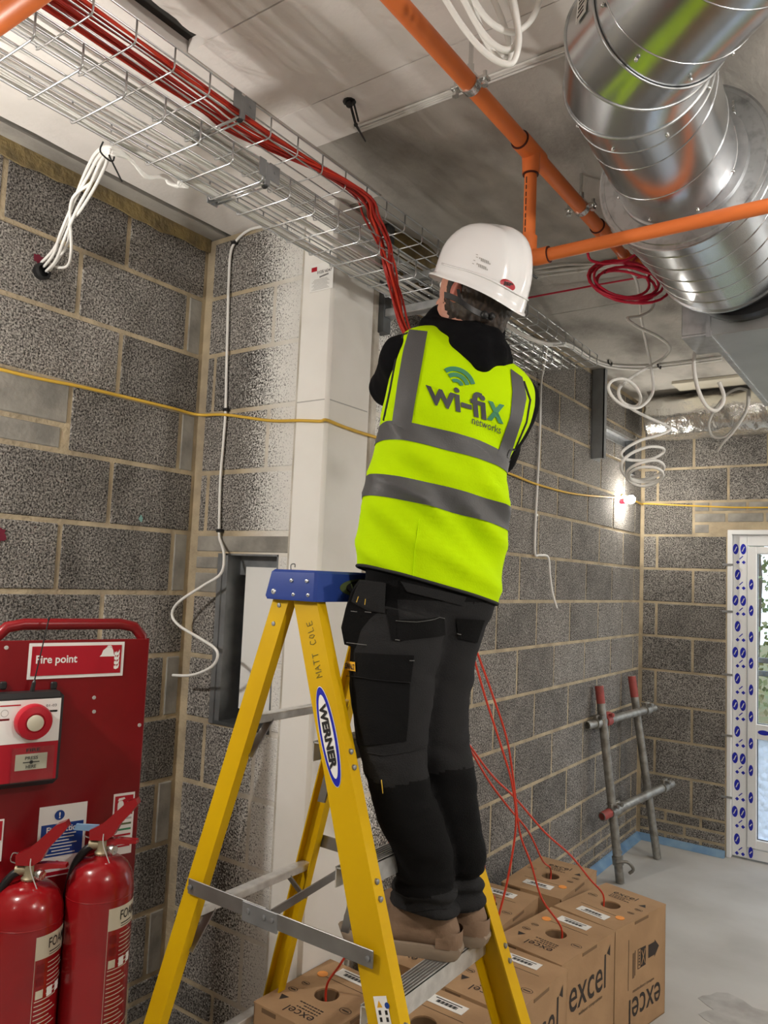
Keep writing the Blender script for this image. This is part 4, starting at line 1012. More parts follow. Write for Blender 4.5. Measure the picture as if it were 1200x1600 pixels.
# WERNER badge on the near rail web
rail_dir = V((fx(1.1) - fx(1.6), yn(1.1) - yn(1.6), -.5)).normalized()          # down the rail
across = V((1, 0, 0)) - rail_dir * rail_dir.x; across.normalize()
def web(px, py): 
    p = on(px, py, 'y', 1.37)
    for _ in range(3): p = on(px, py, 'y', yn(p.z) - .0008)
    return p
bc = web(513, 1150); bl = .5 * (web(529, 1229) - web(496, 1072)).length
nrm = V((0, -1, 0))
for sx, sy, lift, mt in ((1.0, .0245, .0, 'white_print'), (.985, .0228, .0006, 'blue_print'), (.83, .0165, .0012, 'white_print')):
    MB().add([bc + nrm * lift + rail_dir * bl * sx * math.cos(2 * math.pi * i / 48) + across * sy * math.sin(2 * math.pi * i / 48) for i in range(48)], [tuple(range(48))]).build('badge', mt, ld, fix=False)
letter('WERNER', bc - rail_dir * bl * .64 - across * .0105 + nrm * .0014, rail_dir * bl * 1.28, across * .021, 'black_print', ld, .05)
# hand written marker name along the rail, letters turned to read upward
def stroke(chars, start, step, h, wd):
    mb = MB(); S = {'M': [[(0, 0), (0, 1), (.5, .4), (1, 1), (1, 0)]], 'A': [[(0, 0), (.5, 1), (1, 0)], [(.2, .4), (.8, .4)]], 'T': [[(.5, 0), (.5, 1)], [(0, 1), (1, 1)]], 'C': [[(1, .9), (.4, 1), (.1, .5), (.4, 0), (1, .1)]], 'O': [[(.5, 0), (.1, .4), (.4, 1), (.8, .8), (.8, .3), (.5, 0)]], 'L': [[(.1, 1), (.2, 0), (.9, .1)]], 'E': [[(.9, 1), (.1, .9), (.15, 0), (.95, .05)], [(.15, .5), (.8, .5)]]}
    p = V(start)
    for ch in chars:
        for ln in S.get(ch, []):
            mb.tube([p + (-rail_dir) * x * wd + (-across) * (y - .5) * h * -1 * -1 for x, y in ln], .0007, 5)
        p = p - rail_dir * step
    return mb
stroke('MATT COLE', web(499, 1058), .0150, .017, .0112).build('marker_writing', 'olive_print', ld)['kind'] = 'stuff'
# warning sticker near the foot of the near rail
q0 = web(588, 1612); mb = MB()
MB().obox(web(599, 1587) + V((0, -.0003, 0)), across * .0165, rail_dir * .035, V((0, .0003, 0))).build('warning_sticker', 'white_print', ld)
c = web(593, 1569) + V((0, -.0008, 0)); MB().add([c - across * .007 + rail_dir * .006, c + across * .007 + rail_dir * .006, c - rail_dir * .007], [(0, 1, 2)]).build('warning_symbol', 'dewalt', ld, fix=False)
c = web(605, 1571) + V((0, -.0008, 0)); MB().add([c + across * .006 * math.cos(i * .5236) + rail_dir * .006 * math.sin(i * .5236) for i in range(12)], [tuple(range(12))]).build('warning_symbol', 'sign_blue', ld, fix=False)
mb = MB()
for i in range(3):
    for j in (-1, 1): mb.obox(web(599 + j * 5 + 2 * i, 1582 + 11 * i) + V((0, -.0008, 0)), across * .003, rail_dir * .004, V((0, .0002, 0)))
mb.build('warning_print', 'black_print', ld)

# ------------------------------------------------------------------ cable boxes
def cable_box(cx, cy, yaw, label, flip=False, L=.375, W=.265, H=.41, side=None, dot=True):
    t = empty('cable_box'); t.location = (cx, cy, 0); t.rotation_euler = (0, 0, math.radians(yaw)); tag(t, label, 'cable box', 'cardboard cable boxes on the floor')
    r = .038; n = 32; f = -1 if flip else 1
    hx_, hy_ = W / 2, L / 2
    # body walls and a top panel with a real round hole
    mb = MB()
    for lo, hi in (((-hx_, -hy_, 0), (-hx_ + .004, hy_, H - .004)), ((hx_ - .004, -hy_, 0), (hx_, hy_, H - .004)), ((-hx_, -hy_, 0), (hx_, -hy_ + .004, H - .004)), ((-hx_, hy_ - .004, 0), (hx_, hy_, H - .004)), ((-hx_, -hy_, 0), (hx_, hy_, .004))): mb.box(lo, hi)
    mb.build('carton', 'cardboard', t)
    mb = MB(); outer = []; inner = []
    for i in range(n):
        a = 2 * math.pi * i / n; c, s = math.cos(a), math.sin(a)
        k = min((hx_ + .001) / max(abs(c), 1e-6), (hy_ + .001) / max(abs(s), 1e-6)); outer.append((c * k, s * k)); inner.append((c * r, s * r))
    for cor in ((1, 1), (-1, 1), (-1, -1), (1, -1)):
        ang = math.atan2(cor[1] * hy_, cor[0] * hx_) % (2 * math.pi); i = round(ang / (2 * math.pi) * n) % n; outer[i] = (cor[0] * (hx_ + .001), cor[1] * (hy_ + .001))
    vs = [V((x, y, H)) for x, y in outer] + [V((x, y, H)) for x, y in inner] + [V((x, y, H - .005)) for x, y in inner] + [V((x, y, H - .005)) for x, y in outer]
    F = []
    for i in range(n):
        j = (i + 1) % n
        F += [(i, j, n + j, n + i), (n + i, n + j, 2 * n + j, 2 * n + i), (3 * n + i, i, 0 * n + j if False else j, 3 * n + j), (2 * n + i, 2 * n + j, 3 * n + j, 3 * n + i)]
    mb.add(vs, F); top = mb.build('lid', 'cardboard', t)
    MB().lathe((0, 0, H - .06), (0, 0, 1), [(0, 0), (r + .001, 0), (r + .001, .056), (r + .004, .056), (r + .004, -.003), (0, -.003)], 24).build('throat', 'cardboard_in', top, smooth=40)
    z = H
    for lo, hi in (((hx_ + .0012, -.05, H - .016), (hx_ - .002, .05, H - .005)), ((-.10, -hy_ - .0012, H - .018), (-.045, -hy_ + .002, H - .006))): MB().box(lo, hi).build('hand_slot', 'cardboard_in', t)
    letter('excel', (-f * .058, f * .112, z), (f * .10, 0, 0), (0, f * .034, 0), 'dark_print', top, .0)
    mb = MB()
    for i_, (w1, y1_) in enumerate(((.085, .102), (.07, .089), (.092, .077))):
        q_ = 0
        while q_ < w1 - .004: l_ = .004 + .009 * ((i_ * 7 + int(q_ * 900)) % 5) / 5; mb.obox((f * (-.055 + q_ + l_ / 2), f * y1_, z + .0006), (l_ / 2, 0, 0), (0, .0022, 0), (0, 0, .0002)); q_ += l_ + .003
    tag(mb.build('small_print', 'dark_print', top), kind='stuff')
    # badge, triangle, rings, small marks
    mb = MB(); mb.add([V((f * .072, f * .085, z + .0008)), V((f * .102, f * .085, z + .0008)), V((f * .087, f * .112, z + .0008))], [(0, 1, 2)])
    for cx_, cy_, rr in ((-.098, .03, .02), (.095, .045, .016), (.09, -.005, .014)):
        m2 = 24
        ring = [V((f * cx_ + q * math.cos(2 * math.pi * i / m2), f * cy_ + q * .7 * math.sin(2 * math.pi * i / m2), z + .0008)) for q in (rr, rr - .0022) for i in range(m2)]
        mb.add(ring, [(i, (i + 1) % m2, m2 + (i + 1) % m2, m2 + i) for i in range(m2)])
        mb.obox((f * cx_, f * cy_, z + .0008), (rr * .6, 0, 0), (0, .002, 0), (0, 0, .0002))
    mb.obox((0, -f * .075, z + .0006), (.085, 0, 0), (0, .0007, 0), (0, 0, .0002))
    tag(mb.build('printed_mark', 'dark_print', top, fix=False), kind='stuff')
    quad_part('address_label', V((-.062, -f * .125 - .0225, z)), (.124, 0, 0), (0, .045, 0), 'paper', top)
    mb = MB()
    for i in range(16): mb.obox((f * (-.035 + .0045 * i), -f * .122, z + .0022), (.0010 + .0006 * (i % 3), 0, 0), (0, .0075, 0), (0, 0, .0002))
    mb.obox((0, -f * .137, z + .0022), (.045, 0, 0), (0, .002, 0), (0, 0, .0002)).build('barcode', 'black_print', top)
    if dot: MB().lathe((f * .088, -f * .08, z), (0, 0, 1), [(.017, .0004), (.017, .0018), (0, .0018)], 24).build('dot_sticker', 'tape_sticker', top)
    # printing on the +X side
    x = hx_
    if side == 'up':
        letter('excel', (x, -.135, .235), (0, .255, 0), (0, 0, .115), 'dark_print', t, .004)
        letter('without compromise', (x, -.07, .205), (0, .165, 0), (0, 0, .017), 'dark_print', t)
        MB().add([V((x + .001, .125, .35)), V((x + .001, .15, .335)), V((x + .001, .15, .375))], [(0, 1, 2)]).build('printed_mark', 'dark_print', t, fix=False)
        mb = MB()
        for i in range(3): mb.obox((x + .0008, -.165, .21 + .014 * i), (.0002, 0, 0), (0, .004, 0), (0, 0, .001))
        tag(mb.build('printed_mark', 'dark_print', t), kind='stuff')
    if side == 'down':
        letter('excel', (x, .150, .135), (0, -.235, 0), (0, 0, -.105), 'dark_print', t, .004)
        letter('without compromise', (x, .10, .165), (0, -.16, 0), (0, 0, -.017), 'dark_print', t)
        ax_ = .098; mb = MB()
        mb.add([V((x + .0009, .100, .235)), V((x + .0009, .135, .268)), V((x + .0009, .100, .301))], [(0, 1, 2)]); mb.obox((x + .0008, .078, .268), (.0002, 0, 0), (0, .025, 0), (0, 0, .024)); mb.obox((x + .0008, .014, .262), (.0002, 0, 0), (0, .019, 0), (0, 0, .035))
        for dy_, dz_, hy2, hz2 in ((-.026, 0, .0015, .035), (-.015, .0345, .0125, .0012), (-.015, -.0345, .0125, .0012)): mb.obox((x + .0008, .002 + dy_, .262 + dz_), (.0002, 0, 0), (0, hy2, 0), (0, 0, hz2))
        for zz_ in range(5): mb.obox((x + .0008, -.014, .240 + .011 * zz_), (.0002, 0, 0), (0, .003, 0), (0, 0, .0035))
        for yy2 in (-.045, -.053, -.061): mb.obox((x + .0008, yy2, .255 - .006 * (yy2 < -.05)), (.0002, 0, 0), (0, .0016, 0), (0, 0, .045))
        mb.obox((x + .0008, -.092, .26), (.0002, 0, 0), (0, .001, 0), (0, 0, .09))
        tag(mb.build('printed_mark', 'dark_print', t, fix=False), kind='stuff')
        mb = MB(); mb.tube([V((x + .0008, .001, .288)), V((x + .0008, .027, .236))], .0022, 5).tube([V((x + .0008, .001, .236)), V((x + .0008, .027, .288))], .0022, 5).build('printed_mark', 'cardboard', t)
    return t
cable_box(-1.0495, 3.112, -12.0, 'brown cable box with an arrow and upside-down lettering nearest the bare floor', False, side='down')
cable_box(-1.116, 2.731, -7.9, 'brown cable box with large upright lettering, second in the front row', True, side='up')
cable_box(-1.128, 2.340, -3, 'brown cable box in the front row between the far ladder rail and the second box', True, side='up', L=.365)
cable_box(-1.185, 1.955, -1.5, 'brown cable box under the ladder tread with an orange dot', True, L=.365)
cable_box(-1.352, 3.232, 0, 'brown cable box at the back against the long wall', False, L=.40, W=.262)
cable_box(-1.428, 2.800, 1.5, 'brown cable box in the back row half hidden by the worker trousers', True, L=.385, W=.262)
cable_box(-1.487, 1.895, -2, 'brown cable box at the left between the ladder rails', True, L=.335)
cable_box(-1.455, 2.375, 0, 'brown cable box in the back row behind the near ladder rail', True, L=.375, W=.255)

# ------------------------------------------------------------------ scaffold tubes in the far corner
sf = empty('scaffold_frame'); tag(sf, 'rusty grey scaffold tubes clamped into a ladder frame leaning in the corner', 'scaffold')
def tube_part(p0, p1, red=(0, 0), nm='scaffold_tube'):
    p0 = V(p0); p1 = V(p1); r = .0242
    t = MB().lathe(p0, p1 - p0, [(.019, .03), (.019, 0), (r, 0), (r, (p1 - p0).length), (.019, (p1 - p0).length), (.019, (p1 - p0).length - .03)], 18).build(nm, 'scaffold', sf, smooth=40)
    d = (p1 - p0).normalized()
    for q, s, l in ((p0, 1, red[0]), (p1, -1, red[1])):
        if l: MB().lathe(q + d * s * .002, d * s, [(r + .0006, 0), (r + .0006, l), (r - .001, l), (r - .001, 0)], 18).build('red_paint', 'scaffold_red', t, smooth=40)
    return d
b1 = on(969, 1380, 'z', .0); b2 = on(1027, 1342, 'z', .0)
t1 = on(936, 1071, 'x', XC + .04); t2 = on(987, 1056, 'x', XC + .06)
b1.z = b2.z = .004
tube_part(b1, t1, (0, .10)); tube_part(b2, t2, (0, .13))
def along(p, q, z): return p + (q - p) * ((z - p.z) / (q.z - p.z))
j11 = dep(942, 1126, depth_of(along(b1, t1, .85)) - .05); 
def cross(pa, pb, zz, lab):
    d1 = depth_of(along(b1, t1, zz)) - .052; d2 = depth_of(along(b2, t2, zz)) - .052
    # tube axis through the two points just in front of the uprights
    (x1, y1), (x2, y2) = pa, pb
    return dep(x1, y1, d1 - .02), dep(x2, y2, d2 + .02)
c1 = cross((917, 1134), (1022, 1106), .85, 0); c2 = cross((940, 1276), (1050, 1224), .40, 0)
tube_part(c1[0], c1[1], (.0, 0)); tube_part(c2[0], c2[1], (.09, 0))
def clamp(p, axis, red):
    ax_ = V(axis).normalized(); mb = MB()
    mb.lathe(p - ax_ * .024, ax_, [(.025, 0), (.031, .002), (.031, .046), (.025, .048)], 18)
    o1 = ax_.cross(V((0, 0, 1))).normalized()
    mb.obox(p + V((0, 0, .036)), ax_ * .022, o1 * .012, V((0, 0, .012)), .003); mb.cyl(p + V((0, 0, .036)) - o1 * .035, p + V((0, 0, .036)) + o1 * .045, .006, 8); mb.cyl(p + V((0, 0, .036)) + o1 * .028, p + V((0, 0, .036)) + o1 * .042, .013, 6)
    mb.build('clamp', 'scaffold_red' if red else 'scaffold', sf, smooth=40)
for (a, b), zz in ((c1, .85), (c2, .4)):
    d = (b - a).normalized(); L_ = (b - a).length
    clamp(a + d * .10, d, False); clamp(a + d * (.2 if zz > .5 else .14), d, zz > .5); clamp(b - d * .09, d, False)
clamp(along(b1, t1, .12), t1 - b1, False)
MB().tube(spline([along(b1, t1, .12) + V((.0, -.04, 0)), along(b1, t1, .12) + V((.06, -.02, .01)), along(b1, t1, .12) + V((.085, .01, -.03)), along(b1, t1, .12) + V((.06, .02, -.06))], 5), .009, 8).build('clamp_flap', 'scaffold', sf, smooth=True)

# ------------------------------------------------------------------ fire point
fp = empty('fire_point_stand'); tag(fp, 'red metal fire point stand with a tubular frame at the left wall', 'fire point')
bu = V((.30, .954, 0)).normalized(); bn = V((.954, -.30, 0)).normalized()
PRt = dep(236, 990, 2.25)
def bp(px, py, off=0):
    o = PRt + bn * off; d = ray(px, py); return CAM + d * ((o - CAM).dot(bn) / d.dot(bn))
def bco(p): q = p - PRt; return q.dot(bu), p.z          # board coordinates
zt = bp(237, 998).z; zb = .22; wl = -(bco(bp(-18, 1003))[0])
def BP(a, z, off=0): return PRt + bu * a + bn * off + V((0, 0, z - PRt.z))
MB().obox(BP(-wl / 2, (zt + zb) / 2, -.003), bu * (wl / 2 - .004), bn * .003, V((0, 0, (zt - zb) / 2)), .001).build('back_panel', 'red_paint', fp)
ztop = bp(120, 976).z
path = [BP(-.012, .02, -.02), BP(-.012, zt, -.02), BP(-.012, ztop - .075, -.02), BP(-.02, ztop - .035, -.02), BP(-.045, ztop - .008, -.02), BP(-.085, ztop, -.02), BP(-wl / 2, ztop, -.02), BP(-wl + .085, ztop, -.02), BP(-wl + .045, ztop - .008, -.02), BP(-wl + .02, ztop - .035, -.02), BP(-wl + .012, ztop - .075, -.02), BP(-wl + .012, zt, -.02), BP(-wl + .012, .02, -.02)]
MB().tube(path, .0155, 14).build('tube_frame', 'red_paint', fp, smooth=50)
EXB = .30
MB().obox(BP(-wl / 2, EXB - .01, .10), bu * (wl / 2 - .01), bn * .10, V((0, 0, .004)), .001).obox(BP(-wl / 2, EXB + .02, .20), bu * (wl / 2 - .01), bn * .003, V((0, 0, .032)), .001).build('shelf', 'red_paint', fp)
for a in (-.02, -wl + .02): MB().obox(BP(a, .02, .06), bu * .015, bn * .22, V((0, 0, .018)), .003).build('foot_bar', 'red_paint', fp)
def sign(px4, mat, name, off=.001, parent=fp, th=.0015):
    """flat sign from three pixels TL, TR, BL on the board plane (kept square to the stand)"""
    tl, tr, bl_ = (bp(*q, off) for q in px4); X = bu * (bco(tr)[0] - bco(tl)[0]); z1_ = (tl.z + tr.z) / 2; a0 = bco(tl)[0]; z0_ = bl_.z
    p0 = BP(a0, z0_, off); Y = V((0, 0, z1_ - z0_))
    MB().obox(p0 + X / 2 + Y / 2, X / 2, Y / 2, bn * th / 2).build(name, mat, parent)
    return p0 + bn * (th / 2), X, Y
def sub(p0, X, Y, u0, v0, u1, v1, mat, name, lift=.0006, parent=fp):
    return MB().obox(p0 + X * (u0 + u1) / 2 + Y * (v0 + v1) / 2 + bn * lift, X * (u1 - u0) / 2, Y * (v1 - v0) / 2, bn * .0003).build(name, mat, parent)
def poly(p0, X, Y, pts, mat, name='pictogram', lift=.0014, parent=fp):
    return MB().add([p0 + X * u + Y * v + bn * lift for u, v in pts], [tuple(range(len(pts)))]).build(name, mat, parent, fix=False)
def circ(p0, X, Y, u, v, ru, mat, name='pictogram', lift=.0014, n=24, ring=0, parent=fp):
    rv = ru * X.length / Y.length
    if ring:
        vs = [p0 + X * (u + q * math.cos(2 * math.pi * i / n)) + Y * (v + q * X.length / Y.length * math.sin(2 * math.pi * i / n)) + bn * lift for q in (ru, ru - ring) for i in range(n)]
        return MB().add(vs, [(i, (i + 1) % n, n + (i + 1) % n, n + i) for i in range(n)]).build(name, mat, parent, fix=False)
    return poly(p0, X, Y, [(u + ru * math.cos(2 * math.pi * i / n), v + rv * math.sin(2 * math.pi * i / n)) for i in range(n)], mat, name, lift, parent)
def flames(p0, X, Y, u0, v0, w_, h_, mat='white_print'):
    for i in range(4):
        b = v0 + h_ * .24 * i
        poly(p0, X, Y, [(u0 + w_ * x, b + h_ * .3 * y) for x, y in ((.15, .0), (.5, -.12), (.9, .1), (1., .55), (.95, 1.0), (.75, .55), (.6, .35), (.5, .75), (.35, .4), (.2, .65), (.1, .3))], mat, 'flame')
p0, X, Y = sign(((46, 1007), (195, 1001), (40, 1062)), 'white_print', 'fire_point_sign')
sub(p0, X, Y, .03, .09, .97, .91, 'sign_red', 'sign_field'); letter('Fire point', p0 + X * .075 + Y * .36, X * .42, Y * .30, 'white_print', fp, .02, lift=.0014)
poly(p0, X, Y, [(.73, .58), (.75, .64), (.765, .76), (.80, .84), (.83, .86), (.86, .84), (.875, .76), (.885, .64), (.905, .58)], 'white_print'); poly(p0, X, Y, [(.80, .84), (.815, .90), (.85, .90), (.865, .84), (.85, .86), (.815, .86)], 'white_print')
flames(p0, X, Y, .885, .22, .065, .55)
p0, X, Y = sign(((62, 1264), (137, 1250), (53, 1375)), 'white_print', 'fire_action_sign')
circ(p0, X, Y, .42, .86, .105, 'sign_blue'); letter('!', p0 + X * .405 + Y * .815, X * .035, Y * .09, 'white_print', fp, .03, lift=.002)
sub(p0, X, Y, .06, .28, .94, .74, 'sign_blue', 'sign_field'); letter('Fire Action', p0 + X * .17 + Y * .62, X * .7, Y * .085, 'white_print', fp, .02, lift=.0014)
mb = MB()
for i in range(7): mb.obox(p0 + X * (.46 + .03 * (i % 2)) + Y * (.585 - .045 * i) + bn * .0014, X * (.33 - .07 * (i % 3)), Y * .007, bn * .0002)
mb.build('small_print', 'white_print', fp)
circ(p0, X, Y, .42, .17, .075, 'sign_red', ring=.014); poly(p0, X, Y, [(.37, .20), (.385, .21), (.475, .14), (.46, .13)], 'sign_red')
sub(p0, X, Y, .06, .02, .94, .07, 'sign_red', 'sign_field')
p0, X, Y = sign(((178, 1242), (211, 1236), (171, 1338)), 'white_print', 'extinguisher_sign')
sub(p0, X, Y, .07, .64, .93, .96, 'sign_red', 'sign_field'); poly(p0, X, Y, [(.2, .67), (.2, .84), (.26, .88), (.42, .88), (.48, .84), (.48, .67)], 'white_print'); poly(p0, X, Y, [(.2, .88), (.25, .925), (.5, .935), (.55, .91), (.4, .89)], 'white_print'); flames(p0, X, Y, .62, .68, .26, .2)
for j, (v, mt) in enumerate(((.585, 'grey_print'), (.50, 'olive_print'), (.41, 'logo_green'), (.32, 'sign_red'), (.23, 'sign_red'), (.14, 'sign_red'))): sub(p0, X, Y, .1, v - .018, .9, v + .012, mt, 'sign_line')
p0, X, Y = sign(((-30, 1285), (7, 1279), (-36, 1352)), 'white_print', 'edge_sign'); sub(p0, X, Y, .07, .5, .93, .96, 'sign_red', 'sign_field')
# scratches and screw holes
mb = MB()
for px, py in ((147, 1090), (147, 1112), (10, 1012), (218, 1133)): MB().lathe(bp(px, py, .0002), bn, [(.0055, 0), (.005, .0012), (0, .0014)], 10).build('screw_plug', 'grey_print', fp)
# ------------------------------------------------------------------ fire alarm call unit
fa = empty('fire_alarm_unit'); tag(fa, 'black framed fire alarm unit with a red sounder hung on the fire point stand', 'alarm')
OF = .062
tl, tr, bl_ = bp(-14, 1089, OF), bp(103, 1078, OF), bp(-34, 1240, OF); a0, a1 = bco(tl)[0], bco(tr)[0]; z1_, z0_ = (tl.z + tr.z) / 2, bl_.z
MB().obox(BP((a0 + a1) / 2, (z0_ + z1_) / 2, OF / 2 + .001), bu * (a1 - a0) / 2, bn * (OF / 2 - .001), V((0, 0, (z1_ - z0_) / 2)), .012).build('housing', 'black_plastic', fa)
p0 = BP(a0 + .016, z0_ + .016, OF); X = bu * (a1 - a0 - .026); Y = V((0, 0, z1_ - z0_ - .032))
sub(p0, X, Y, 0, .47, 1, 1, 'white_print', 'front_plate', parent=fa); sub(p0, X, Y, 0, 0, 1, .468, 'sign_red', 'front_plate', parent=fa)
so = p0 + X * .56 + Y * .735; rS = X.length * .29
MB().lathe(so, bn, [(rS, 0), (rS, .022), (rS * .93, .03), (rS * .55, .033), (rS * .52, .030), (0, .030)], 32).build('sounder', 'sign_red', fa, smooth=40)
MB().lathe(so + bn * .0305, bn, [(rS * .45, 0), (rS * .45, .004), (rS * .32, .006), (0, .0055)], 28).build('sounder_lens', 'label_cream', fa, smooth=40)
sub(p0, X, Y, .34, .14, .84, .335, 'label_cream', 'break_panel', .0012, fa)
letter('PRESS', p0 + X * .49 + Y * .265, X * .2, Y * .04, 'black_print', fa, .02, lift=.0026); letter('HERE', p0 + X * .51 + Y * .16, X * .16, Y * .04, 'black_print', fa, .02, lift=.0026)
MB().obox(p0 + X * .59 + Y * .233 + bn * .0024, X * .13, Y * .006, bn * .0002).build('arrow_mark', 'black_print', fa); circ(p0, X, Y, .59, .233, .03, 'black_print', 'arrow_mark', .0026, parent=fa)
letter('FIRE', p0 + X * .5 + Y * .36, X * .22, Y * .04, 'black_print', fa, .02, lift=.0014)
pl = MB()
pl.obox(p0 + X * .6 + Y * .22 + bn * .014, X * .33, Y * .21, bn * .001); pl.obox(p0 + X * .27 + Y * .22 + bn * .008, X * .006, Y * .21, bn * .007); pl.obox(p0 + X * .6 + Y * .01 + bn * .008, X * .33, Y * .006, bn * .007)
pl.build('clear_cover', 'pane_clear', fa)
letter('CYGNUS', p0 + X * .06 + Y * .93, X * .22, Y * .022, 'sign_red', fa, .03, lift=.0014) if False else MB().obox(p0 + X * .2 + Y * .94 + bn * .001, X * .16, Y * .008, bn * .0002).build('maker_line', 'sign_red', fa)
letter('01-03', p0 + X * .76 + Y * .90, X * .17, Y * .03, 'black_print', fa, lift=.0014); sub(p0, X, Y, .79, .83, .95, .855, 'black_print', 'badge', parent=fa); circ(p0, X, Y, .12, .85, .06, 'grey_print', ring=.01, parent=fa, lift=.001); sub(p0, X, Y, .05, .76, .2, .785, 'sign_red', 'badge', parent=fa)
an = bp(50, 1080, .035); at_ = bp(77, 964, .045); MB().tube([an - V((0, 0, .02)), an, an + (at_ - an) * .12, an + (at_ - an) * .15, at_ - (at_ - an) * .05, at_ - (at_ - an) * .04, at_], [.006, .006, .005, .0018, .0016, .0032, .003], 8).build('aerial', 'black_plastic', fa)
for px in (84, 5): MB().obox(bp(px, 1071, .006), bu * .008, bn * .006, V((0, 0, .010)), .003).build('hanger_lug', 'black_plastic', fa)
# ------------------------------------------------------------------ extinguishers
def extinguisher(px, pytop, d, label, blue, R=.085):
    t = empty('fire_extinguisher'); tag(t, label, 'extinguisher', 'foam extinguishers on the fire point')
    top = dep(px, pytop, d); cx, cy = top.x, top.y; zs_ = top.z      # top of the shoulder
    z0 = EXB - .005; H = zs_ - z0
    bd = MB().lathe((cx, cy, z0), (0, 0, 1), [(R - .012, 0), (R, .012), (R, H - .085), (R * .985, H - .062), (R * .92, H - .040), (R * .78, H - .018), (R * .55, H - .004), (R * .30, H), (.020, H + .004), (.020, H + .012), (0, H + .012)], 40).build('cylinder', 'red_ext', t, smooth=35)
    MB().lathe((cx, cy, z0 + H - .088), (0, 0, 1), [(R + .0004, 0), (R + .001, .001), (R + .0004, .002)], 40).build('weld_seam', 'red_ext', bd, smooth=True)
    c = V((cx, cy, zs_)); vd = V((cx, cy, 0)); vd.normalize(); lf = V((-vd.y, vd.x, 0))      # view dir, left
    valve = MB().lathe(c, (0, 0, 1), [(.019, 0), (.021, .012), (.016, .018), (.016, .045), (.010, .05), (0, .05)], 16)
    valve.build('valve_body', 'brass_dull', t, smooth=40)
    hd = lf * .55 + vd * .2; hd.normalize(); hd = -hd                         # handles point to the right
    MB().prism([c + hd * a + V((0, 0, z)) - hd.cross(V((0, 0, 1))) * .010 for a, z in ((-.032, .045), (-.034, .07), (.0, .088), (.028, .115), (.06, .146), (.084, .156), (.090, .142), (.072, .118), (.045, .088), (.03, .058), (.01, .045))], hd.cross(V((0, 0, 1))) * .026).build('squeeze_lever', 'red_ext', t)
    MB().prism([c + hd * a + V((0, 0, z)) - hd.cross(V((0, 0, 1))) * .010 for a, z in ((.0, .03), (.0, .046), (.04, .05), (.09, .048), (.092, .040), (.05, .036), (.02, .03))], hd.cross(V((0, 0, 1))) * .02).build('carry_handle', 'red_ext', t)
    gp = c + hd * .018 - vd * .012 + V((0, 0, .024)); MB().lathe(gp, hd * .8 - vd * .6, [(.011, 0), (.013, .004), (.013, .016), (.011, .019), (0, .018)], 16).build('pressure_gauge', 'zinc', t, smooth=40)
    MB().tube(spline([c - hd * .02 + V((0, 0, .066)), c - hd * .045 + V((0, 0, .07)), c - hd * .05 + V((0, 0, .05)), c - hd * .03 + V((0, 0, .045))], 5), .0018, 6).build('safety_pin', 'zinc', t)
    MB().tube(spline([c + V((0, 0, .07)) - vd * .012, c + V((0, 0, .04)) - vd * .026, c + hd * .02 + V((0, 0, -.005)) - vd * .035, c + hd * .035 + V((0, 0, -.03)) - vd * .045], 5), .0014, 6).build('seal_tie', 'grey_print', t)
    h0 = c - hd * .015 + V((0, 0, .03))
    MB().tube(spline([h0, h0 - hd * .03 + V((0, 0, -.012)) - vd * .01, h0 - hd * .06 + V((0, 0, -.06)) - vd * .02, c - hd * .088 - vd * .03 + V((0, 0, -.13)), c - hd * .094 - vd * .025 + V((0, 0, -.25)), c - hd * .096 - vd * .02 + V((0, 0, -.42))], 6), .0105, 10).build('hose', 'rubber', t, smooth=True)
    MB().cyl(h0 + hd * .01, h0 - hd * .022 - vd * .004, .013, 12).build('hose_ferrule', 'brass_dull', t, smooth=40)
    if blue: MB().obox(c - hd * .045 + V((0, 0, .072)), hd * .034, vd * .002, V((0, 0, .009)) + hd * .004, .001).build('tamper_tag', 'dpm_blue', t)
    # wrapped label, centred to the right of the view direction
    def W(ang, z, dr=.0006):
        a = math.atan2(-vd.y, -vd.x) + ang; return V((cx + (R + dr) * math.cos(a), cy + (R + dr) * math.sin(a), z))
    def patch(a0, a1, z0_, z1_, mat, nm, dr=.0006, n=14):
        mb = MB(); vs = [W(a0 + (a1 - a0) * i / n, z, dr) for z in (z0_, z1_) for i in range(n + 1)]
        mb.add(vs, [(i, i + 1, n + 2 + i, n + 1 + i) for i in range(n)]); return mb.build(nm, mat, bd, smooth=True, fix=False)
    def wtext(s, a0, a1, z0_, z1_, mat, bold=0):
        P, F = text2d(s, bold); MB().add([W(a0 + (a1 - a0) * u, z0_ + (z1_ - z0_) * v, .0016) for u, v in P], F).build('lettering', mat, bd, fix=False)
    A0, A1 = .30, 1.75; zt_ = zs_ - .105
    patch(A0, A1, zt_ - .055, zt_, 'label_cream', 'name_band'); wtext('FOAM', A0 + .38, A1 - .38, zt_ - .034, zt_ - .010, 'dark_print', .01)
    for a, b, zz in ((A0, A0 + .012, (zt_ - .30, zt_)), (A0, A1, (zt_ - .302, zt_ - .2995))): patch(a, b, zz[0], zz[1], 'label_cream', 'label_border')
    patch(A0 + .42, A0 + .9, zt_ - .045, zt_ - .042, 'dark_print', 'small_print', .0012); patch(A0 + .42, A0 + .95, zt_ - .051, zt_ - .049, 'dark_print', 'small_print', .0012)
    for i in range(22):
        zz = zt_ - .068 - .0105 * i
        aa = A0 + (.40 if i < 8 else .06); patch(aa, aa + .5 + .12 * (i % 3), zz - .0022, zz, 'label_cream', 'small_print', n=5)
    for i in range(3): patch(A0 + .08, A0 + .30, zt_ - .088 - .03 * i, zt_ - .068 - .03 * i, 'label_cream' if i == 2 else 'red_paint', 'pictogram', n=5)
    for i in range(2): patch(A0 + .42 + .32 * i, A0 + .62 + .32 * i, zt_ - .150, zt_ - .128, 'white_print', 'pictogram', .0012, n=5)
    return t
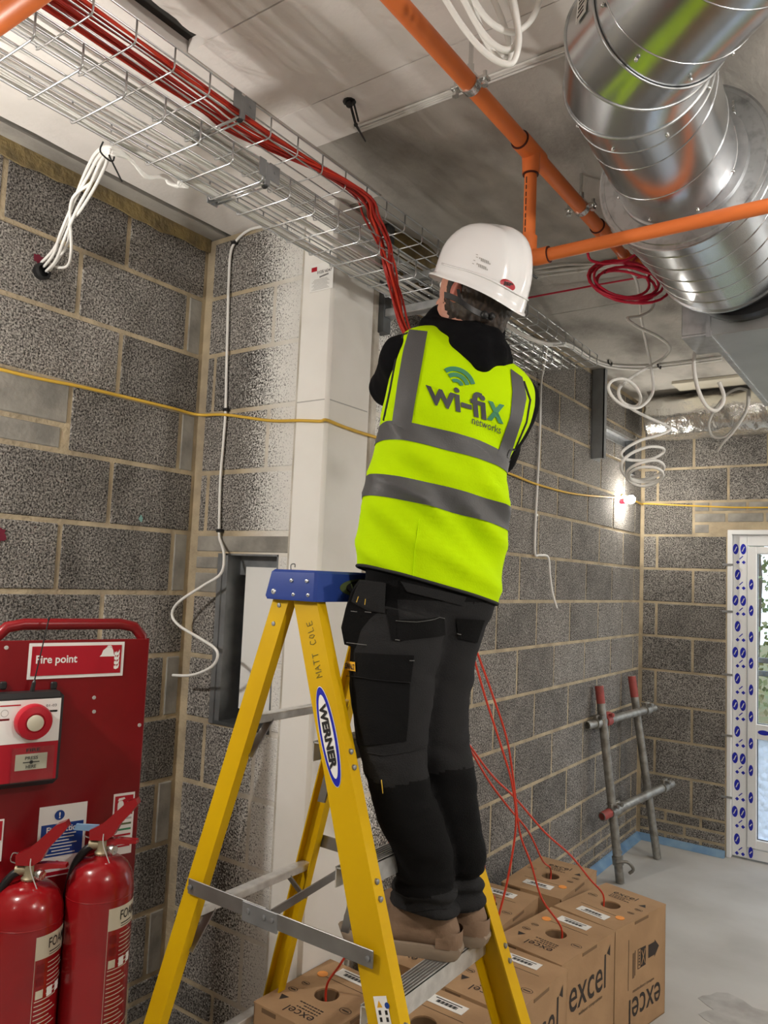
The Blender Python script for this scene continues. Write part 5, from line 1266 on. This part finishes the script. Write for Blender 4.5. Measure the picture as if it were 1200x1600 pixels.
extinguisher(46, 1378, 1.96, 'red foam extinguisher with its hose at the left, nearest the viewer', False, .087)
extinguisher(160, 1338, 2.04, 'red foam extinguisher with a blue tag beside the right edge of the fire point', True, .085)
# ------------------------------------------------------------------ red cables paying out of the boxes
def top_of(x, y): return V((x, y, .41))
def rp(pts, end, d0, d1):
    n = len(pts); P = [dep(x, y, d0 + (d1 - d0) * i / max(n - 1, 1)) for i, (x, y) in enumerate(pts)]
    return P + end
hB = {'R': (-1.0495, 3.112), 'M': (-1.116, 2.731), 'K': (-1.352, 3.232), 'K2': (-1.428, 2.80), 'FL': (-1.487, 1.895), 'L3': (-1.128, 2.34)}
def into(k, dx=.0, dy=0.): x, y = hB[k]; return [V((x + dx, y + dy, .44)), V((x + dx, y + dy, .37))]
G_ = 'red cables rising from the boxes'
RC = (([(700, 900), (742, 1010), (770, 1087), (792, 1155), (803, 1225), (812, 1300), (830, 1350), (847, 1405)], into('M', .02, -.005), 2.2, 2.62, 'red cable rising from the second box of the front row'),
      ([(700, 900), (740, 1027), (760, 1095), (785, 1172), (800, 1225), (806, 1290), (793, 1375), (776, 1448)], [V((-1.22, 2.50, .42)), V((-1.25, 2.47, .36))], 2.2, 2.55, 'red cable dropping into the gap behind the second box'),
      ([(690, 1020), (715, 1137), (740, 1180), (765, 1222), (795, 1262), (826, 1300), (848, 1345)], into('K', .0, .0), 2.25, 3.0, 'red cable rising from the box at the back against the wall'),
      ([(690, 1020), (716, 1132), (742, 1176), (772, 1215), (806, 1248), (851, 1300), (892, 1337), (922, 1374)], into('R', -.03, .0), 2.25, 2.98, 'red cable curving down to the box nearest the bare floor'),
      ([(700, 1180), (745, 1290), (757, 1354), (758, 1392)], into('K2', .03, .0), 2.3, 2.72, 'red cable entering the half hidden box in the back row'),
      ([(640, 1180), (612, 1290), (604, 1345), (580, 1420), (536, 1500)], into('FL', .0, .0), 2.3, 2.22, 'red cable rising from the box between the ladder rails at the left'))
for pts, end, d0, d1, lab in RC: cable('red_cable', [HAND + V((.01 * random.random(), 0, -.03)), dep(690, 720, 2.26)] + rp(pts, end, d0, d1), .0036, 'cable_red_bright', lab, group=G_, n=6, k=6)
# ------------------------------------------------------------------ the worker on the ladder
BV = {}
def bvh(o):
    if o.name not in BV:
        me = o.data; BV[o.name] = BVHTree.FromPolygons([o.matrix_world @ v.co for v in me.vertices], [tuple(p.vertices) for p in me.polygons])
    return BV[o.name]
def hit(px, py, o, lift=.002):
    d = ray(px, py).normalized(); loc, nrm, i, dist = bvh(o).ray_cast(CAM, d)
    if loc is None:
        loc, nrm, i, dist = bvh(o).find_nearest(dep(px, py, depth_of(o['anchor'])) if 'anchor' in o else dep(px, py, 1.9))
    if nrm.dot(d) > 0: nrm = -nrm
    return loc + nrm * lift
def patch(name, A, B, o, mat, parent, lift=.002, nu=10, nv=10, smooth=True):
    """cloth patch between two pixel polylines A and B laid onto surface o"""
    def samp(P, t):
        L = [0]
        for a, b in zip(P[:-1], P[1:]): L.append(L[-1] + math.hypot(b[0] - a[0], b[1] - a[1]))
        s = t * L[-1]
        for i in range(len(P) - 1):
            if s <= L[i + 1] + 1e-9:
                k = (s - L[i]) / max(L[i + 1] - L[i], 1e-9); return (P[i][0] + (P[i + 1][0] - P[i][0]) * k, P[i][1] + (P[i + 1][1] - P[i][1]) * k)
        return P[-1]
    vs = []
    for i in range(nu + 1):
        a = samp(A, i / nu); b = samp(B, i / nu)
        for j in range(nv + 1):
            t = j / nv; vs.append(hit(a[0] + (b[0] - a[0]) * t, a[1] + (b[1] - a[1]) * t, o, lift))
    F = [(i * (nv + 1) + j, i * (nv + 1) + j + 1, (i + 1) * (nv + 1) + j + 1, (i + 1) * (nv + 1) + j) for i in range(nu) for j in range(nv)]
    return MB().add(vs, F).build(name, mat, parent, smooth=smooth, fix=False)
def on_cloth(name, P, F, o, mat, parent, lift=.003):
    return MB().add([hit(x, y, o, lift) for x, y in P], F).build(name, mat, parent, fix=False)
def stitch(pts, o, mat, parent, r=.0008, lift=.002, name='stitching'):
    P = []
    for a, b in zip(pts[:-1], pts[1:]):
        for i in range(6): P.append(hit(a[0] + (b[0] - a[0]) * i / 6, a[1] + (b[1] - a[1]) * i / 6, o, lift))
    P.append(hit(*pts[-1], o, lift))
    return MB().tube(P, r, 5).build(name, mat, parent, smooth=True)
def ring(L, R, dL, dR, tb, tf, n=40, e=2.4):
    """horizontal body ring between silhouette pixels L and R; tb = depth toward the viewer, tf = away"""
    a = dep(*L, dL); b = dep(*R, dR); c = (a + b) / 2; h = (b - a) / 2
    t = h.cross(V((0, 0, 1))); t.normalize(); 
    if t.dot(FW) < 0: t = -t
    out = []
    for k in range(n):
        th = 2 * math.pi * k / n; cs, sn = math.cos(th), math.sin(th)
        x = math.copysign(abs(cs) ** (2 / e), cs); y = math.copysign(abs(sn) ** (2 / e), sn)
        out.append(c + h * x + t * (y * (tf if sn > 0 else tb)))
    return out
def dense(rows, k=4):
    """interpolate ring parameter rows with a spline"""
    out = []
    n = len(rows)
    for i in range(n - 1):
        r0, r1, r2, r3 = rows[max(i - 1, 0)], rows[i], rows[i + 1], rows[min(i + 2, n - 1)]
        for j in range(k):
            t = j / k
            out.append([.5 * (2 * b + (c - a) * t + (2 * a - 5 * b + 4 * c - d) * t * t + (3 * b - a - 3 * c + d) * t ** 3) for a, b, c, d in zip(r0, r1, r2, r3)])
    out.append(rows[-1]); return out
def rings_of(rows, n=40, k=4, e=2.4): return [ring((r[0], r[1]), (r[2], r[3]), r[4], r[5], r[6], r[7], n, e) for r in dense(rows, k)]

# vest silhouette rows:  Lx,Ly, Rx,Ry, dL,dR, back, front
VR = [[561, 883, 771, 944, 1.87, 1.97, .105, .13], [562, 850, 778, 908, 1.87, 1.97, .105, .13], [567, 812, 784, 868, 1.87, 1.97, .105, .13], [573, 774, 788, 830, 1.87, 1.97, .105, .13], [580, 735, 787, 790, 1.88, 1.97, .105, .13],
      [589, 695, 784, 750, 1.88, 1.97, .108, .13], [596, 662, 792, 722, 1.89, 1.98, .112, .13], [603, 630, 808, 692, 1.89, 1.98, .115, .13], [611, 592, 824, 658, 1.9, 1.99, .115, .125], [619, 552, 829, 620, 1.92, 2.0, .105, .11], [629, 524, 818, 594, 1.94, 2.0, .085, .09], [652, 512, 797, 576, 1.95, 2.0, .055, .06], [685, 510, 776, 560, 1.96, 2.0, .03, .03]]
e1 = (RT * .74 - UP * .67).normalized(); e2 = (RT * .67 + UP * .74).normalized()
def fold(p, amt):
    s = (p - CAM).dot(e1); q = (p - CAM).dot(e2); dd = (p - CAM).dot(FW)
    a = noise.noise(V((s * 2.4, q * 11, dd * 2))); b = noise.noise(V((s * 3.2 + 7, q * 17 + 5, dd * 2)))
    v = (1 - 2.6 * abs(a)) * .75 + (1 - 2.4 * abs(b)) * .45 - .55 + noise.noise(V((s * 9 + 3, q * 9, dd * 6))) * .25
    return amt * v
def vest_rings(off=0., v0=0., v1=1., extra=0, n=72):
    rr = dense(VR, 5); out = []
    m = len(rr)
    i0, i1 = v0 * (m - 1), v1 * (m - 1); cnt = max(2, int(round((i1 - i0))) + 1 + extra)
    for i in range(cnt):
        x = i0 + (i1 - i0) * i / (cnt - 1); a = min(int(x), m - 2); f = x - a
        r = [p + (q - p) * f for p, q in zip(rr[a], rr[a + 1])]
        vv = x / (m - 1); R_ = ring((r[0], r[1]), (r[2], r[3]), r[4], r[5], r[6], r[7], n, 2.5)
        c = sum(R_, V()) / n; amt = .030 if vv < .42 else (.030 - (vv - .42) * .125 if vv < .62 else .005)
        amt *= min(1., .5 + vv * 4)
        R2 = []
        for q_, p in enumerate(R_):
            tg = R_[(q_ + 1) % n] - R_[q_ - 1]; o_ = tg.cross(V((0, 0, 1))); o_.z = 0; o_.normalize()
            if o_.dot(p - c) < 0: o_ = -o_
            R2.append(p + o_ * (fold(p, amt * (.3 + .7 * abs(o_.dot(FW)))) + off))
        out.append(R2)
    return out
def body_parts(mb, s=1.):
    pass
# ---- anatomy
HC = dep(742, 458, 1.965)                                   # head centre
Fh = (-RT * .74 + FW * .60 + UP * .30).normalized(); Uh = (UP * .93 + RT * .25 - FW * .14); Uh = (Uh - Fh * Uh.dot(Fh)).normalized(); Lh = Uh.cross(Fh)
shL, elL, haL = dep(640, 566, 1.96), dep(612, 603, 2.10), HAND + V((.035, -.02, -.02))
shR, elR, haR = dep(800, 628, 2.0), dep(776, 712, 2.12), HAND + V((.055, .01, -.13))
hipL, knL, anL = dep(632, 950, 1.93), dep(614, 1190, 1.765), dep(672, 1425, 1.83)
hipR, knR, anR = dep(698, 960, 2.0), dep(693, 1180, 1.87), dep(722, 1405, 1.905)
bd_ = MB()
bd_.ball(HC + Uh * .01, .1, 20, 14, (.098 / .1, .078 / .1, .115 / .1), (Fh, Lh, Uh)); bd_.ball(HC + Fh * .025 - Uh * .055, .1, 16, 12, (.068 / .1, .058 / .1, .062 / .1), (Fh, Lh, Uh))
capsule(bd_, HC + Fh * .088 - Uh * .015, .008, HC + Fh * .099 - Uh * .040, .012); capsule(bd_, HC + Fh * .088 - Uh * .075 - Lh * .018, .007, HC + Fh * .088 - Uh * .075 + Lh * .018, .007); capsule(bd_, HC + Fh * .07 - Uh * .105, .02, HC + Fh * .065 - Uh * .10, .022)
for s in (-1, 1): bd_.ball(HC + Lh * s * .080 - Uh * .018 - Fh * .004, .03, 12, 8, (.62, .32, 1.0), (Fh, Lh, Uh))
nk = dep(716, 545, 1.97); capsule(bd_, HC - Uh * .06 - Fh * .02, .056, nk, .062)
pel = (hipL + hipR) / 2; chest = (shL + shR) / 2 - V((0, 0, .10))
capsule(bd_, chest, .10, pel, .085); capsule(bd_, nk, .06, chest, .10)
for sh, el, ha, s in ((shL, elL, haL, 1), (shR, elR, haR, -1)):
    capsule(bd_, chest + (sh - chest) * .5, .07, sh, .055); capsule(bd_, sh, .052, el, .041); wr = el + (ha - el) * .80; capsule(bd_, el, .041, wr, .029)
    g_ = ha; capsule(bd_, wr, .028, g_ + (wr - g_) * .35, .032)
    ax_ = V((0.05, .05, -1)).normalized(); pd = (g_ - wr).normalized(); pd = (pd - ax_ * pd.dot(ax_)).normalized(); sd = ax_.cross(pd) * s
    for i, ln in enumerate((.92, 1.05, 1.0, .82)):
        base = g_ + ax_ * (-.030 + .0205 * i) - pd * .026 + sd * .024; chain = []
        for j in range(6):
            th = math.radians(-20 + 48 * j * ln); chain.append(g_ + ax_ * (-.030 + .0205 * i) + (-pd * math.cos(th + 1.57) * -1 + sd * math.cos(th)) * .025 + pd * 0)
        pr = [base] + chain
        for j in range(len(pr) - 1): capsule(bd_, pr[j], .0095 - .0006 * j, pr[j + 1], .0092 - .0006 * j, 10)
    tb = [g_ - pd * .03 + sd * .02 - ax_ * .025, g_ - pd * .012 - sd * .018 - ax_ * .038, g_ + pd * .014 - sd * .024 - ax_ * .03, g_ + pd * .03 - sd * .01 - ax_ * .018]
    for j in range(3): capsule(bd_, tb[j], .0115 - .001 * j, tb[j + 1], .0105 - .001 * j, 10)
for hp, kn, an_ in ((hipL, knL, anL), (hipR, knR, anR)):
    capsule(bd_, pel, .06, hp, .045); capsule(bd_, hp, .045, kn, .036); capsule(bd_, kn, .040, an_, .030); capsule(bd_, an_, .030, an_ - V((0, 0, .05)), .028); capsule(bd_, an_ - V((0, 0, .06)), .028, an_ + V((-.10, -.04, -.065)), .022)
per = obj('person', remesh(bd_, .0055, 3, 'person', 'skin')); tag(per, 'person in a white hard hat and yellow hi-vis vest standing on the ladder', 'person')
for s in (-1, 1):
    ey = MB().ball(HC + Fh * .078 + Lh * s * .030 + Uh * .002, .0125, 10, 8).build('eye', 'white_print', per, smooth=True)
    MB().ball(HC + Fh * .0868 + Lh * s * .030 + Uh * .002, .006, 10, 8).build('pupil', 'black_print', ey, smooth=True)
er = MB(); er.ball(HC + Lh * .086 - Uh * .018 - Fh * .004, .028, 12, 8, (.6, .30, 1.0), (Fh, Lh, Uh)); capsule(er, HC + Lh * .09 - Uh * .035, .008, HC + Lh * .095 + Uh * .004 - Fh * .012, .006)
obj('ear', remesh(er, .003, 2, 'ear', 'skin_red'), per)
# hair
hr = MB(); hr.ball(HC - Fh * .018 - Uh * .006, .1, 24, 16, (.096 / .1, .086 / .1, .108 / .1), (Fh, Lh, Uh)); hr.ball(HC - Fh * .055 - Uh * .055, .1, 16, 12, (.05 / .1, .064 / .1, .06 / .1), (Fh, Lh, Uh)); capsule(hr, HC + Lh * .078 + Fh * .02 + Uh * .02, .012, HC + Lh * .078 + Fh * .022 - Uh * .02, .008)
hm = remesh(hr, .005, 2, 'hair', 'hair')
displace(hm, lambda p: .0035 * noise.noise(p * 140))
obj('hair', hm, per)
# ---- hoodie
ho = MB(); tr_ = [r for r in vest_rings(-.016, .0, 1.0, n=40)]; ho.loft(tr_)
for sh, el, ha, r0, r1 in ((shL, elL, haL, .076, .058), (shR, elR, haR, .074, .057)):
    wr = el + (ha - el) * .80; capsule(ho, sh + (chest - sh) * .25, .07, sh, r0); capsule(ho, sh, r0, el, r1); capsule(ho, el, r1, wr, .042)
# collar and scrunched hood behind the neck
hoodpts = [(682, 512, 1.97, .034), (708, 522, 1.93, .042), (735, 528, 1.90, .046), (765, 536, 1.91, .040), (783, 548, 1.94, .030)]
for a, b in zip(hoodpts[:-1], hoodpts[1:]): capsule(ho, dep(*a[:3]), a[3], dep(*b[:3]), b[3])
for a, b in (((690, 508, 2.02, .05), (730, 505, 1.99, .05)), ((730, 505, 1.99, .05), (765, 520, 2.0, .045)), ((745, 545, 1.875, .040), (752, 566, 1.865, .030)), ((720, 540, 1.885, .038), (745, 570, 1.86, .022)), ((775, 555, 1.89, .030), (760, 570, 1.865, .022)), ((672, 508, 1.99, .028), (660, 518, 1.95, .018)), ((790, 562, 1.93, .022), (780, 572, 1.90, .02))): capsule(ho, dep(*a[:3]), a[3], dep(*b[:3]), b[3])
hme = remesh(ho, .007, 5, 'hoodie', 'hoodie')
displace(hme, lambda p: .009 * noise.noise(p * 11) + .004 * noise.noise(p * 24))
hoodie = obj('hoodie', hme, per)
# ---- vest
vr = vest_rings(0, 0, 1); mb = MB(); mb.loft(vr, cap0=False, cap1=False)
inner = vest_rings(-.004, 0, .92); mb.loft(inner, cap0=False, cap1=False)
vest = mb.build('vest', 'vest', per, smooth=True, fix=False)
vest['label'] = 'fluorescent yellow vest with grey reflective bands and a printed back'
hemR = vr[0]; MB().tube(hemR, .0042, 6, closed=True).build('hem_binding', 'binding', vest, smooth=True)
def vband(va, vb, nm='reflective_band'):
    R_ = vest_rings(.0022, va, vb, extra=4); return MB().loft(R_, cap0=False, cap1=False).build(nm, 'reflective', vest, smooth=True, fix=False)
M_ = (len(VR) - 1.)
vband(2.95 / M_, 3.95 / M_ - .012); vband(5.15 / M_ , 6.15 / M_ - .012)
patch('reflective_band', [(640, 516), (631, 548), (622, 600), (613, 664)], [(668, 519), (662, 555), (652, 610), (641, 674)], vest, 'reflective', vest, .0026, 16, 6)
patch('reflective_band', [(797, 577), (800, 612), (797, 650), (775, 712)], [(815, 590), (822, 620), (815, 655), (793, 722)], vest, 'reflective', vest, .0026, 16, 5)
stitch([(633, 517), (621, 552), (610, 610), (600, 657)], vest, 'binding', vest, .0035, .0005, 'armhole_binding'); stitch([(818, 596), (828, 625), (822, 660), (806, 698), (794, 722)], vest, 'binding', vest, .0035, .0005, 'armhole_binding')
stitch([(655, 812), (649, 850), (645, 895), (646, 905)], vest, 'vest', vest, .0012, .001, 'seam')
def map_text(s, p0, X, Y, bold, mat, sp=1.):
    P, F = text2d(s, bold, sp); on_cloth('lettering', [(p0[0] + X[0] * u + Y[0] * v, p0[1] + X[1] * u + Y[1] * v) for u, v in P], F, vest, mat, vest)
map_text('wi-fi', (667, 629.5), (93, 28), (-3, -41), .018, 'logo_grey', .92); map_text('x', (760, 655), (26, 7.5), (2, -29), .025, 'logo_green'); map_text('networks', (736.5, 662), (45, 15.5), (1, -11.5), .0, 'logo_grey')
for ro, ri in ((31, 24), (21.5, 15), (12, 6.5)):
    pts = []; n_ = 16
    for r_ in (ro, ri):
        for i in range(n_ + 1):
            a = math.radians(136 - 112 * i / n_ - 2); pts.append((712.5 + r_ * math.cos(a) * .98 + .10 * r_ * math.sin(a), 604 - r_ * math.sin(a) * .95 + r_ * math.cos(a) * .26))
    on_cloth('wifi_mark', pts, [(i, i + 1, n_ + 2 + i, n_ + 1 + i) for i in range(n_)], vest, 'logo_green', vest)
# ---- hard hat
HH = dep(750, 447, 1.955)
def hel(az, el_, off=0.):
    """az from front round to the left, el_ 0 rim .. 1 crown"""
    ca, sa = math.cos(az), math.sin(az); t = el_ * math.pi / 2
    rr = math.cos(t) ** .62; up = math.sin(t) ** 1.0
    a_ = .130 if ca > 0 else .133; y = .106 * sa * rr; x = a_ * ca * rr
    drop = -.045 * max(0, -ca) ** 1.5 - .012 * abs(sa) ** 4 + .012 * max(0, ca)
    z = .144 * up + drop * (1 - up) ** 1.5
    lat = y / .106
    bump = .008 * (1 / (1 + math.exp((abs(y) - .021) / .0028))) * min(1, up * 3.0)
    bump += .0055 * (1 / (1 + math.exp((abs(abs(y) - .062) - .013) / .0028))) * min(1, max(0, up * 3 - .5))
    p = Fh * x + Lh * y + Uh * z; nrm = (Fh * (x / a_ ** 2) + Lh * (y / .106 ** 2) + Uh * (max(z, .01) / .144 ** 2)).normalized()
    return HH + p + nrm * (bump + off)
n_ = 72; els = [0, .04, .08, .14, .22, .3, .38, .46, .54, .62, .7, .78, .86, .92, .97]
R_ = [[hel(2 * math.pi * k / n_, e_) for k in range(n_)] for e_ in els]
# rim flange and peak
fl_ = []
for k in range(n_):
    az = 2 * math.pi * k / n_; ca = math.cos(az); o_ = (Fh * ca * 1.1 + Lh * math.sin(az)).normalized(); ext = .004 + .013 * max(0, ca) ** 3
    fl_.append(R_[0][k] + o_ * ext - Uh * (.004 + .006 * max(0, ca) ** 3))
fl2 = [p - Uh * .004 for p in fl_]; inn = [R_[0][k] - (R_[0][k] - HH).normalized() * .004 - Uh * .003 for k in range(n_)]
inn2 = [HH + (hel(2 * math.pi * k / n_, .5) - HH) * .94 for k in range(n_)]
hlm = MB().loft([inn2, inn, fl2, fl_] + R_, cap0=True, cap1=True).build('hard_hat', 'helmet_white', per, smooth=50)
hlm['label'] = 'white hard hat with a red oval badge at the back'
MB().tube([hel(2 * math.pi * k / 48, .10, .0015) for k in range(8, 41)], .0022, 6).build('rain_gutter', 'helmet_white', hlm, smooth=True)
P_ = [(793 + 11.5 * math.cos(2 * math.pi * i / 28) + 1.5 * math.sin(2 * math.pi * i / 28), 445 + 8.5 * math.sin(2 * math.pi * i / 28) + 3.2 * math.cos(2 * math.pi * i / 28)) for i in range(28)]
on_cloth('badge', P_, [tuple(range(28))], hlm, 'sign_red', hlm, .0012)
P, F = text2d('JSP', .04); on_cloth('lettering', [(785.5 + 14.5 * u + 1.2 * v, 446 + 4 * u - 7 * v) for u, v in P], F, hlm, 'black_print', hlm, .0022)
P = []; F = []
for r0_, (x, y) in enumerate(((749, 402), (751.5, 405.5), (745, 411), (747.5, 414.5))):
    for c_ in range(6):
        o_ = len(P); xx = x + 2.6 * c_; yy = y + 1.1 * c_; P += [(xx, yy), (xx + 1.7, yy + .7), (xx + 1.5, yy + 3.2), (xx - .2, yy + 2.5)]; F.append((o_, o_ + 1, o_ + 2, o_ + 3))
for x, y in ((744, 397), (744, 401), (740, 406), (738, 411)): o_ = len(P); P += [(x, y), (x + 3, y + 1), (x + 2.8, y + 2.2), (x - .2, y + 1.2)]; F.append((o_, o_ + 1, o_ + 2, o_ + 3))
tag(on_cloth('moulded_marks', P, F, hlm, 'grey_print', hlm, .001), kind='stuff')
# harness strap and ratchet
sp_ = [dep(694, 461, 1.875), dep(703, 463, 1.865), dep(718, 470, 1.852), dep(735, 482, 1.850), dep(752, 491, 1.858), dep(768, 496, 1.875)]
mb = MB(); q = spline(sp_, 5)
for a, b in zip(q[:-1], q[1:]): mb.bar(a, b + (b - a) * .2, UP * .0075, FW * .0018)
mb.build('nape_strap', 'black_plastic', hlm)
MB().ball(dep(757, 492, 1.858), .010, 10, 8).ball(dep(768, 494, 1.868), .009, 10, 8).build('ratchet', 'black_plastic', hlm, smooth=True); MB().bar(dep(716, 452, 1.88), dep(719, 474, 1.865), RT * .004, FW * .001).build('chin_strap', 'binding', hlm)
# ---- trousers
PV = [[577, 868, 770, 925, 1.88, 1.98, .105, .12], [572, 905, 766, 955, 1.88, 1.98, .108, .12], [564, 945, 752, 985, 1.88, 1.99, .105, .11], [560, 985, 740, 1010, 1.88, 1.99, .08, .09]]
LL = [[562, 940, 696, 968, 1.84, 1.89, 0.09, 0.1], [553, 985, 690, 1010, 1.82, 1.88, 0.09, 0.1], [548, 1035, 678, 1050, 1.8, 1.86, 0.088, 0.095], [549, 1085, 671, 1098, 1.78, 1.83, 0.083, 0.09], [557, 1145, 666, 1155, 1.755, 1.8, 0.075, 0.08], [569, 1205, 667, 1205, 1.74, 1.785, 0.068, 0.07], [585, 1262, 681, 1252, 1.74, 1.785, 0.064, 0.064], [602, 1308, 699, 1302, 1.755, 1.79, 0.06, 0.06], [619, 1342, 709, 1338, 1.785, 1.8, 0.062, 0.062], [613, 1375, 712, 1380, 1.815, 1.81, 0.064, 0.068], [612, 1404, 715, 1427, 1.835, 1.8, 0.064, 0.075]]
RL = [[660, 955, 762, 970, 1.95, 1.98, 0.085, 0.09], [650, 1015, 744, 1012, 1.93, 1.96, 0.083, 0.09], [645, 1070, 734, 1066, 1.9, 1.94, 0.078, 0.085], [645, 1125, 727, 1122, 1.87, 1.91, 0.072, 0.078], [652, 1185, 735, 1178, 1.85, 1.88, 0.066, 0.07], [664, 1245, 742, 1240, 1.84, 1.87, 0.063, 0.065], [678, 1298, 751, 1298, 1.85, 1.88, 0.06, 0.06], [688, 1335, 758, 1334, 1.87, 1.88, 0.058, 0.06], [686, 1368, 755, 1372, 1.895, 1.89, 0.057, 0.06], [684, 1400, 755, 1410, 1.91, 1.885, 0.056, 0.062]]
tm = MB()
for rows in (PV, LL, RL): tm.loft(rings_of(rows, 36, 4, 2.2))
tme = remesh(tm, .0065, 4, 'trousers', 'trouser_grey')
def tro_fold(p):
    z = p.z; a = .006 + .012 * max(0, min(1, (1.02 - z) / .12))
    if 1.15 < z < 1.45: a += .003
    w_ = .006 * max(0, min(1, (.98 - z) / .05)) * math.sin(z * 150 + 5 * noise.noise(V((p.x * 8, p.y * 8, 2))) + p.x * 18)
    return w_ + (a * (noise.noise(V((p.x * 7, p.y * 7, z * 17 + p.x * 9))) * .8 + .4 * noise.noise(V((p.x * 16, p.y * 16, z * 34)))))
displace(tme, tro_fold)
tme.materials.append(MATS['trouser_black'])
for f_ in tme.polygons:
    z = f_.center.z; k = .02 * math.sin(f_.center.x * 40)
    f_.material_index = 1 if (.935 + k * .3 < z < 1.205 + k * .5 or z > 1.60) else 0
tro = obj('trousers', tme, per); tro['label'] = 'black and charcoal work trousers with holster pockets'
patch('cargo_pocket', [(552, 1032), (552, 1060), (553, 1100), (566, 1165)], [(642, 1030), (640, 1062), (638, 1110), (634, 1158)], tro, 'trouser_black', tro, .004, 14, 8)
patch('pocket_flap', [(546, 1020), (545, 1058)], [(645, 1024), (640, 1066)], tro, 'trouser_black', tro, .008, 6, 8)
stitch([(547, 1056), (580, 1062), (610, 1065), (640, 1066)], tro, 'trouser_grey', tro, .0008, .009)
patch('seat_pocket', [(619, 968), (620, 1002)], [(692, 966), (694, 992)], tro, 'trouser_black', tro, .004, 6, 8); patch('side_panel', [(605, 905), (603, 950), (612, 1000)], [(622, 906), (621, 950), (628, 1002)], tro, 'trouser_black', tro, .003, 10, 3)
patch('seat_pocket', [(712, 965), (716, 998)], [(756, 968), (744, 1004)], tro, 'trouser_black', tro, .004, 6, 5); patch('back_yoke', [(626, 908), (636, 924)], [(728, 932), (722, 946)], tro, 'trouser_grey', tro, .004, 4, 8)
stitch([(618, 970), (650, 972), (692, 967)], tro, 'thread', tro, .0006, .006); stitch([(617, 1000), (624, 1001)], tro, 'thread', tro, .0011, .006); stitch([(713, 988), (719, 990)], tro, 'thread', tro, .0011, .006); stitch([(638, 1032), (645, 1032)], tro, 'thread', tro, .0009, .009); stitch([(597, 1218), (599, 1238)], tro, 'thread_yellow', tro, .0012, .004); stitch([(575, 1176), (600, 1180), (640, 1174), (665, 1166)], tro, 'trouser_grey', tro, .001, .003); stitch([(616, 1420), (650, 1424), (700, 1418)], tro, 'trouser_grey', tro, .001, .003)
patch('maker_tab', [(544, 1033), (545, 1047)], [(560, 1035), (560, 1049)], tro, 'dewalt', tro, .0105, 3, 4); P, F = text2d('DEWALT', .03); on_cloth('lettering', [(545 + 14.5 * u, 1045.5 + 1.5 * u - 9 * v) for u, v in P], F, tro, 'black_print', tro, .0125)
# hanging holster pocket at the left hip
def pouch(pts, d, th, name, mat, parent):
    return MB().prism([dep(x, y, d) for x, y in pts], FW * th).build(name, mat, parent)
pk = MB(); front = [dep(x, y, 1.775 + .02 * (603 - x) / 60) for x, y in ((563, 908), (602, 912), (601, 960), (597, 1003), (582, 1016), (556, 1013), (538, 1007), (534, 985), (541, 955), (550, 925))]
pk.prism(front, FW * .045 - RT * .004).build('holster_pocket', 'trouser_black', tro)
MB().prism([p - FW * .004 for p in [dep(563, 906, 1.785), dep(603, 911, 1.775), dep(601, 958, 1.775), dep(575, 954, 1.785), dep(549, 940, 1.79), dep(555, 922, 1.79)]], FW * .004).build('pocket_flap', 'trouser_grey', tro)
for a, b in (((548, 955), (558, 956)), ((570, 956), (580, 957)), ((541, 1004), (590, 1010)), ((560, 932), (557, 941)), ((571, 936), (570, 945))): MB().tube([dep(*a, 1.768), dep(*b, 1.768)], .0009, 5).build('stitching', 'thread_yellow' if a[1] < 945 else 'thread', tro)
# ---- boots
def boot(heel, toe, label):
    h = V((heel[0], heel[1], TZ[2] + .0015)); t_ = V((toe[0], toe[1], TZ[2] + .0015)); f = (t_ - h); L_ = f.length; f.normalize(); s = V((-f.y, f.x, 0)); U = V((0, 0, 1))
    out = []
    prof = [(0, 0), (.02, .028), (.08, .036), (.35, .034), (.5, .036), (.70, .047), (.85, .044), (.95, .028), (1., 0)]
    poly_ = [h + f * L_ * a + s * b for a, b in prof] + [h + f * L_ * a - s * b for a, b in prof[-2:0:-1]]
    up_ = MB(); c = lambda a, z, o=0.: h + f * (L_ * a) + U * z + s * o
    capsule(up_, c(.17, .065), .040, c(.20, .095), .038); capsule(up_, c(.15, .055), .038, c(.45, .06), .040); capsule(up_, c(.25, .10), .042, c(.5, .065), .040); capsule(up_, c(.45, .058), .040, c(.74, .054), .042); capsule(up_, c(.74, .052, .004), .041, c(.84, .050, -.004), .040)
    me = remesh(up_, .005, 4, 'boot', 'boot'); o = obj('boot', me, per); o['label'] = label
    for v in me.vertices:
        if v.co.z < TZ[2] + .012: v.co.z = TZ[2] + .012
    rings = []
    for z, k in ((0, .93), (.006, .98), (.024, 1.03), (.030, 1.0), (.032, .9)):
        cc_ = h + f * L_ * .5; rings.append([cc_ + (p - cc_) * k + U * (z + (.012 * ((p - h).dot(f) / L_ - .75) / .25 if (p - h).dot(f) > .75 * L_ else 0)) for p in poly_])
    MB().loft(rings).build('sole', 'boot_sole', o, smooth=40)
    MB().loft([[c(a, z, b * k_) for a, b in ((.20, .037), (.10, .0375), (.03, .032), (.008, .018), (.0, 0), (.008, -.018), (.03, -.032), (.10, -.0375), (.20, -.037))] for z, k_ in ((.028, 1.0), (.048, 1.03), (.060, .95), (.064, .86))], False, False, closed=False).build('heel_counter', 'boot', o, smooth=True)
    return o
hL = V((-.908, 1.662, 0)); tL = V((-1.182, 1.545, 0)); boot(hL, tL, 'brown suede boot nearer the viewer'); hR = V((-.888, 1.757, 0)); boot(hR, hR + V((-.285, -.075, 0)), 'brown suede boot behind the nearer one')
for (x, y) in ((612, 1418), (622, 1422)): MB().tube([dep(x, y, 1.85), dep(x - 2, y + 6, 1.845), dep(x + 1, y + 11, 1.848)], .0018, 5).build('lace', 'black_plastic', per)
